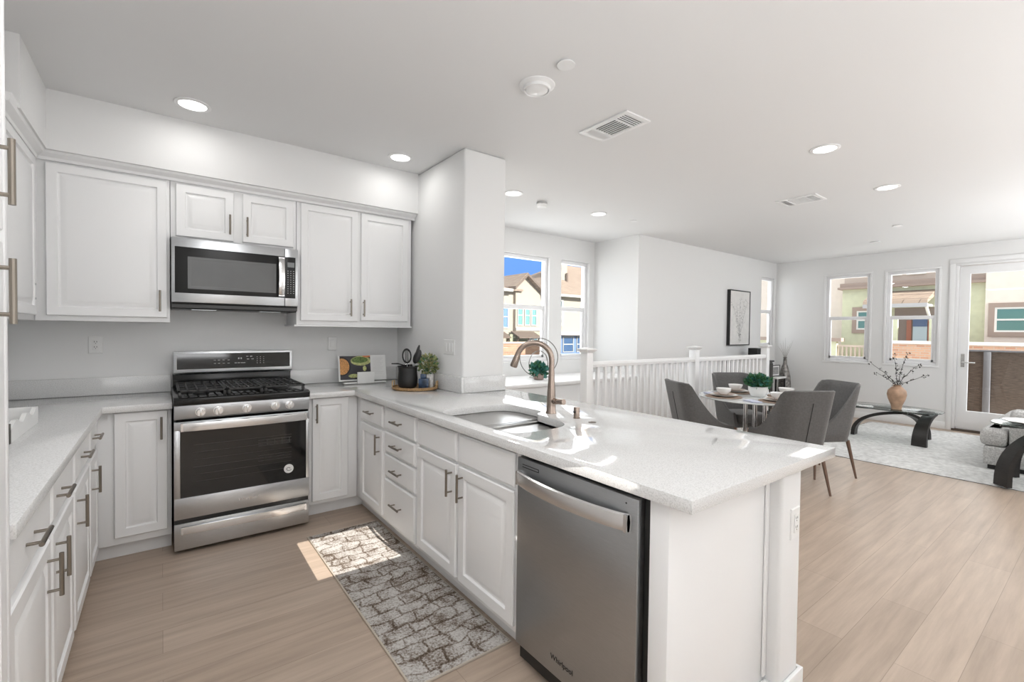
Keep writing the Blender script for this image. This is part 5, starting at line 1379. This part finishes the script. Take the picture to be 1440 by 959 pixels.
def xwin(y0, y1, z0, z1, xo, glass=EXGT, tr=TAUPE, tw=0.16):
    g = G()
    for (a, b2, c, d2) in ((y0 - tw, y1 + tw, z1, z1 + tw), (y0 - tw, y1 + tw, z0 - tw, z0), (y0 - tw, y0, z0, z1), (y1, y1 + tw, z0, z1)): g.box(xo - 0.06, xo + 0.05, a, b2, c, d2)
    f = g.build('window_trim', tr, r)
    g = G(); t3 = 0.06; zm = (z0 + z1) / 2
    for (a, b2, c, d2) in ((y0, y1, z1 - t3, z1), (y0, y1, z0, z0 + t3), (y0, y0 + t3, z0 + t3, z1 - t3), (y1 - t3, y1, z0 + t3, z1 - t3), (y0 + t3, y1 - t3, zm - 0.03, zm + 0.03)): g.box(xo - 0.04, xo + 0.03, a, b2, c, d2)
    g.build('window_sash', EXTW, f)
    g = G(); g.box(xo - 0.015, xo - 0.002, y0 + t3, y1 - t3, z0 + t3, z1 - t3); g.build('window_pane', glass, f)
xwin(6.55, 7.05, 1.62, 2.42, BX)
xwin(0.6, 2.85, 1.55, 2.42, BX - 0.3)
# little balustrade and low wall below the sage wall
g = G(); g.box(BX - 1.2, BX - 1.0, 7.4, 11, -3.2, 1.1); g.build('low_wall', GREEN, r)
g = G(); g.box(BX - 1.3, BX - 0.9, 7.2, 11, 1.1, 1.25); g.build('low_wall_cap', TAUPE, r)
g = G(); g.box(BX - 1.15, BX - 1.05, 5.9, 7.4, 0.88, 0.96); g.build('balustrade_rail', TAUPE_L, r)
g = G(); g.box(BX - 1.15, BX - 1.05, 5.9, 7.4, 0.22, 0.28); g.build('balustrade_rail', TAUPE_L, r)
for k in range(10):
    y = 6.0 + k * 0.15
    g = G(); g.box(BX - 1.12, BX - 1.08, y - 0.03, y + 0.03, 0.28, 0.88); g.build('balustrade_bar', TAUPE_L, r)
g = G(); g.box(BX - 1.3, BX - 0.7, 5.0, 11, -3.2, 0.2); g.build('terrace_wall', TAUPE_L, r)
# awning roof, recess, brick parapet
g = G(); g.prism_y([(BX - 1.25, 2.62), (BX - 1.2, 2.76), (BX + 0.05, 3.22), (BX + 0.05, 3.0)], 4.50, 6.5); g.build('awning_roof', TILE, r)
g = G(); g.box(BX - 1.25, BX - 1.18, 4.50, 6.5, 2.47, 2.62); g.build('awning_fascia', mat('grey_fascia', (0.42, 0.42, 0.43), 0.7), r)
for y in (4.58, 6.1):
    g = G(); g.tube([(BX - 1.05, y, 2.55), (BX + 0.0, y, 1.75)], 0.05, 6); g.tube([(BX - 1.1, y, 2.56), (BX + 0.0, y, 2.56)], 0.05, 6); g.build('bracket', EXTW, r)
g = G(); g.box(BX - 0.03, BX + 0.02, 4.45, 5.75, 0.6, 2.50); g.build('recess', mat('recess_taupe', (0.27, 0.22, 0.19), 0.9), r)
g = G(); g.box(BX - 0.06, BX - 0.031, 4.72, 5.15, 0.8, 2.1); d1_ = g.build('patio_door', PALEB, r)
g = G(); g.box(BX - 0.08, BX - 0.061, 4.72, 5.15, 1.75, 2.1); g.build('valance', EXBLUE, d1_)
for y in (4.55, 5.2): 
    g = G(); g.box(BX - 0.06, BX - 0.031, y, y + 0.15, 0.8, 2.0); g.build('door_jamb', REDB, r)
for y in (4.28, 5.42):
    g = G(); g.box(BX - 1.0, BX - 0.85, y, y + 0.2, 1.1, 2.1); g.build('porch_post', GREEN, r)
g = G(); g.box(BX - 1.9, BX - 1.6, -2.0, 5.85, -3.2, 1.08); g.build('brick_parapet', BRICK, r)
g = G(); g.box(BX - 1.98, BX - 1.5, -2.0, 5.95, 1.08, 1.19); g.build('parapet_cap', EXTW, r)

# terrace of town houses seen through the stair windows: facade at Y = 34
BYY = 34.0
r = thing('town_houses', 'cream gabled town houses across the street, beyond the stair windows', 'building', (30, 36, -3.2))
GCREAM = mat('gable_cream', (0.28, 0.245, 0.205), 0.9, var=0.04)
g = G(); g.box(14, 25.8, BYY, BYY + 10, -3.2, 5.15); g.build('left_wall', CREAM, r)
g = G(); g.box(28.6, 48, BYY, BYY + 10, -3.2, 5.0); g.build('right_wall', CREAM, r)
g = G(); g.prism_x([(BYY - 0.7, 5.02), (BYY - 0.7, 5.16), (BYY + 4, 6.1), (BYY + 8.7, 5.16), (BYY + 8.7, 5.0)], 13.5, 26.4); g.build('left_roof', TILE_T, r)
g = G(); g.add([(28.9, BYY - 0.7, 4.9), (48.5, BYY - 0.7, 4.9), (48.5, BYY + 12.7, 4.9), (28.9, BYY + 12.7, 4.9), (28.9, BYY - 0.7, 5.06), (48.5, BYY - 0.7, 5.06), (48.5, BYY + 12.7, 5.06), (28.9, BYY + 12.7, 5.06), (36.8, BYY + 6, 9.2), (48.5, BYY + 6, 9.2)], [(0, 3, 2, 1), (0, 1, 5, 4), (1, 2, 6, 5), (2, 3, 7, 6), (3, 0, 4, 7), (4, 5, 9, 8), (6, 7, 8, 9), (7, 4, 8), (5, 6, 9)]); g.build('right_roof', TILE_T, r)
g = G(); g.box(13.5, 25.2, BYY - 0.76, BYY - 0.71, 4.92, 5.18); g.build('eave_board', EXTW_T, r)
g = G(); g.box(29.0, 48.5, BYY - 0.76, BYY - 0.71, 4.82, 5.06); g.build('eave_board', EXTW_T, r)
g = G(); g.prism_y([(25.75, -3.2), (25.75, 5.55), (26.75, 6.45), (28.7, 5.0), (28.7, -3.2)], BYY - 0.4, BYY + 1); g.build('gable_bay', GCREAM, r)
g = G(); g.prism_y([(25.35, 5.2), (26.75, 6.5), (29.0, 4.85), (29.0, 5.05), (26.75, 6.75), (25.35, 5.45)], BYY - 0.9, BYY + 7); g.build('gable_roof', TILE_T, r)
g = G(); g.prism_y([(25.30, 5.12), (26.75, 6.44), (29.05, 4.77), (29.05, 5.0), (26.75, 6.68), (25.30, 5.36)], BYY - 0.97, BYY - 0.905); g.build('gable_bargeboard', EAVE, r)
def ywin(x0, x1, z0, z1, y, fr=EXTW_T, gl=EXGL, tw=0.13):
    g = G(); zm = (z0 + z1) / 2
    for (a, b2, c, d2) in ((x0 - tw, x1 + tw, z1, z1 + tw), (x0 - tw, x1 + tw, z0 - tw, z0), (x0 - tw, x0, z0, z1), (x1, x1 + tw, z0, z1), (x0, x1, zm - 0.05, zm + 0.05)): g.box(a, b2, y - 0.09, y + 0.05, c, d2)
    f = g.build('window_frame', fr, r)
    g = G(); g.box(x0, x1, y - 0.04, y - 0.01, z0, z1); g.build('window_pane', gl, f)
for x in (23.2, 24.5): ywin(x, x + 0.6, 1.75, 3.6, BYY, EXTW_T, mat('blue_window_glass', (0.10, 0.18, 0.34), 0.1, spec=0.8))
for x in (26.0, 26.85, 27.65): ywin(x, x + 0.48, 2.0, 3.7, BYY - 0.4, EXTW_T, EXGT, 0.1)
g = G(); g.box(25.75, 28.7, BYY - 0.52, BYY - 0.4, 1.45, 1.70); g.build('belt_course', EXTW_T, r)
g = G(); g.box(25.0, 27.2, BYY - 0.6, BYY, -1.2, 1.1); g.build('green_panel', GREEN_T, r)
g = G(); g.box(26.9, 28.6, BYY - 0.48, BYY - 0.4, -0.9, 1.3); g.build('sage_panel', GREEN_T, r)
ywin(27.4, 28.2, -0.2, 0.95, BYY - 0.48)
g = G(); g.box(27.0, 28.4, BYY - 0.52, BYY - 0.48, -2.6, -1.3); g.build('green_panel', GREEN_T, r)
for (xa, xb) in ((22.2, 24.4), (25.3, 27.9)):
    g = G(); g.prism_x([(BYY - 1.6, 0.75), (BYY - 1.6, 0.85), (BYY - 0.3, 1.40), (BYY - 0.3, 1.25)], xa, xb); aw = g.build('window_awning', EAVE, r)
    for k in range(3):
        x = xa + 0.1 + (xb - xa - 0.2) * k / 2
        g = G(); g.tube([(x, BYY - 1.4, 0.8), (x, BYY - 0.4, -0.5)], 0.08, 6); g.build('bracket', EAVE, aw)
ywin(22.9, 23.8, -0.9, 0.5, BYY)
# brick entrance wing with arches
g = G(); arches = []
wz = 0.35
outer = [(20.5, -3.2), (20.5, wz), (26.0, wz), (26.0, -3.2)]
for cx in (22.4, 24.05, 25.35 + 0.0): arches.append(cx)
# built as strips between the arches
prev = 20.5; aw2, az = 0.48, -1.15
for cx in arches[:2] + [25.45]:
    g.box(prev, cx - aw2, BYY - 3.2, BYY - 2.7, -3.2, wz)
    pts = [(cx - aw2, wz)] + [(cx - aw2 * cos(pi * k / 12), az + aw2 * sin(pi * k / 12)) for k in range(13)] + [(cx + aw2, wz)]
    g.prism_y(pts, BYY - 3.2, BYY - 2.7); prev = cx + aw2
g.box(prev, 26.3, BYY - 3.2, BYY - 2.7, -3.2, wz)
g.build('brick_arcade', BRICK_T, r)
g = G(); g.box(20.4, 26.4, BYY - 3.3, BYY - 2.6, wz, wz + 0.12); g.build('arcade_coping', TAUPE_L, r)
g = G(); g.box(20.5, 26.2, BYY - 1.2, BYY - 1.0, -3.2, wz); g.build('arcade_back_wall', mat('arcade_inside', (0.22, 0.16, 0.12), 0.9), r)
# right-hand house in the narrow window
for x in (31.2, 35.2): ywin(x, x + 0.55, 2.2, 4.4, BYY, EXTW_T, EXGL, 0.25)
g = G(); g.box(31.0, 36.5, BYY - 0.9, BYY, 1.05, 1.35); g.build('porch_roof', TAUPE_L, r)
g = G(); g.box(31.6, 35.9, BYY - 0.1, BYY - 0.02, -1.0, 1.05); g.build('blue_bay', EXBLUE, r)
for x in (32.0, 33.9): ywin(x, x + 1.3, -0.6, 0.85, BYY - 0.11, EXTW_T, mat('deep_blue_glass', (0.02, 0.06, 0.14), 0.1, spec=0.8), 0.07)
for x in (31.4, 33.05, 34.9):
    g = G(); g.box(x, x + 1.1, BYY - 0.3, BYY - 0.2, -3.0, -1.15); g.build('sage_panel', GREEN_T, r)
g = G(); g.box(30.8, 36.0, BYY - 3.0, BYY - 2.9, -1.85, -1.7); g.build('porch_rail', EXTW_T, r)
for k in range(22):
    x = 31.0 + k * 0.22
    g = G(); g.box(x - 0.04, x + 0.04, BYY - 2.99, BYY - 2.91, -3.2, -1.85); g.build('porch_baluster', EXTW_T, r)
g = G(); g.box(33.2, 34.6, BYY + 2.2, BYY + 3.4, 6.5, 9.6); g.build('chimney', CREAM, r)
g = G(); g.tube([(34.4, BYY + 2.0, 6.6), (34.4, BYY + 2.0, 7.6)], 0.12, 8); g.build('roof_pipe', EAVE, r)

# house beside the picture-wall window
r = thing('side_house', 'green and yellow house wall outside the narrow corner window', 'building', (31, 16, -3.2))
g = G(); g.box(24.5, 38, 14.2, 18, -3.2, 1.9); g.build('green_wall', mat('side_green', (0.10, 0.30, 0.20), 0.8), r)
g = G(); g.box(24.5, 38, 14.3, 18, 1.9, 6); g.build('cream_wall', mat('side_cream', (0.75, 0.66, 0.36), 0.8), r)
g = G(); g.box(24.5, 38, 14.05, 14.2, 1.85, 2.1); g.build('blue_band', EXBLUE, r)

bpy.context.view_layer.update()
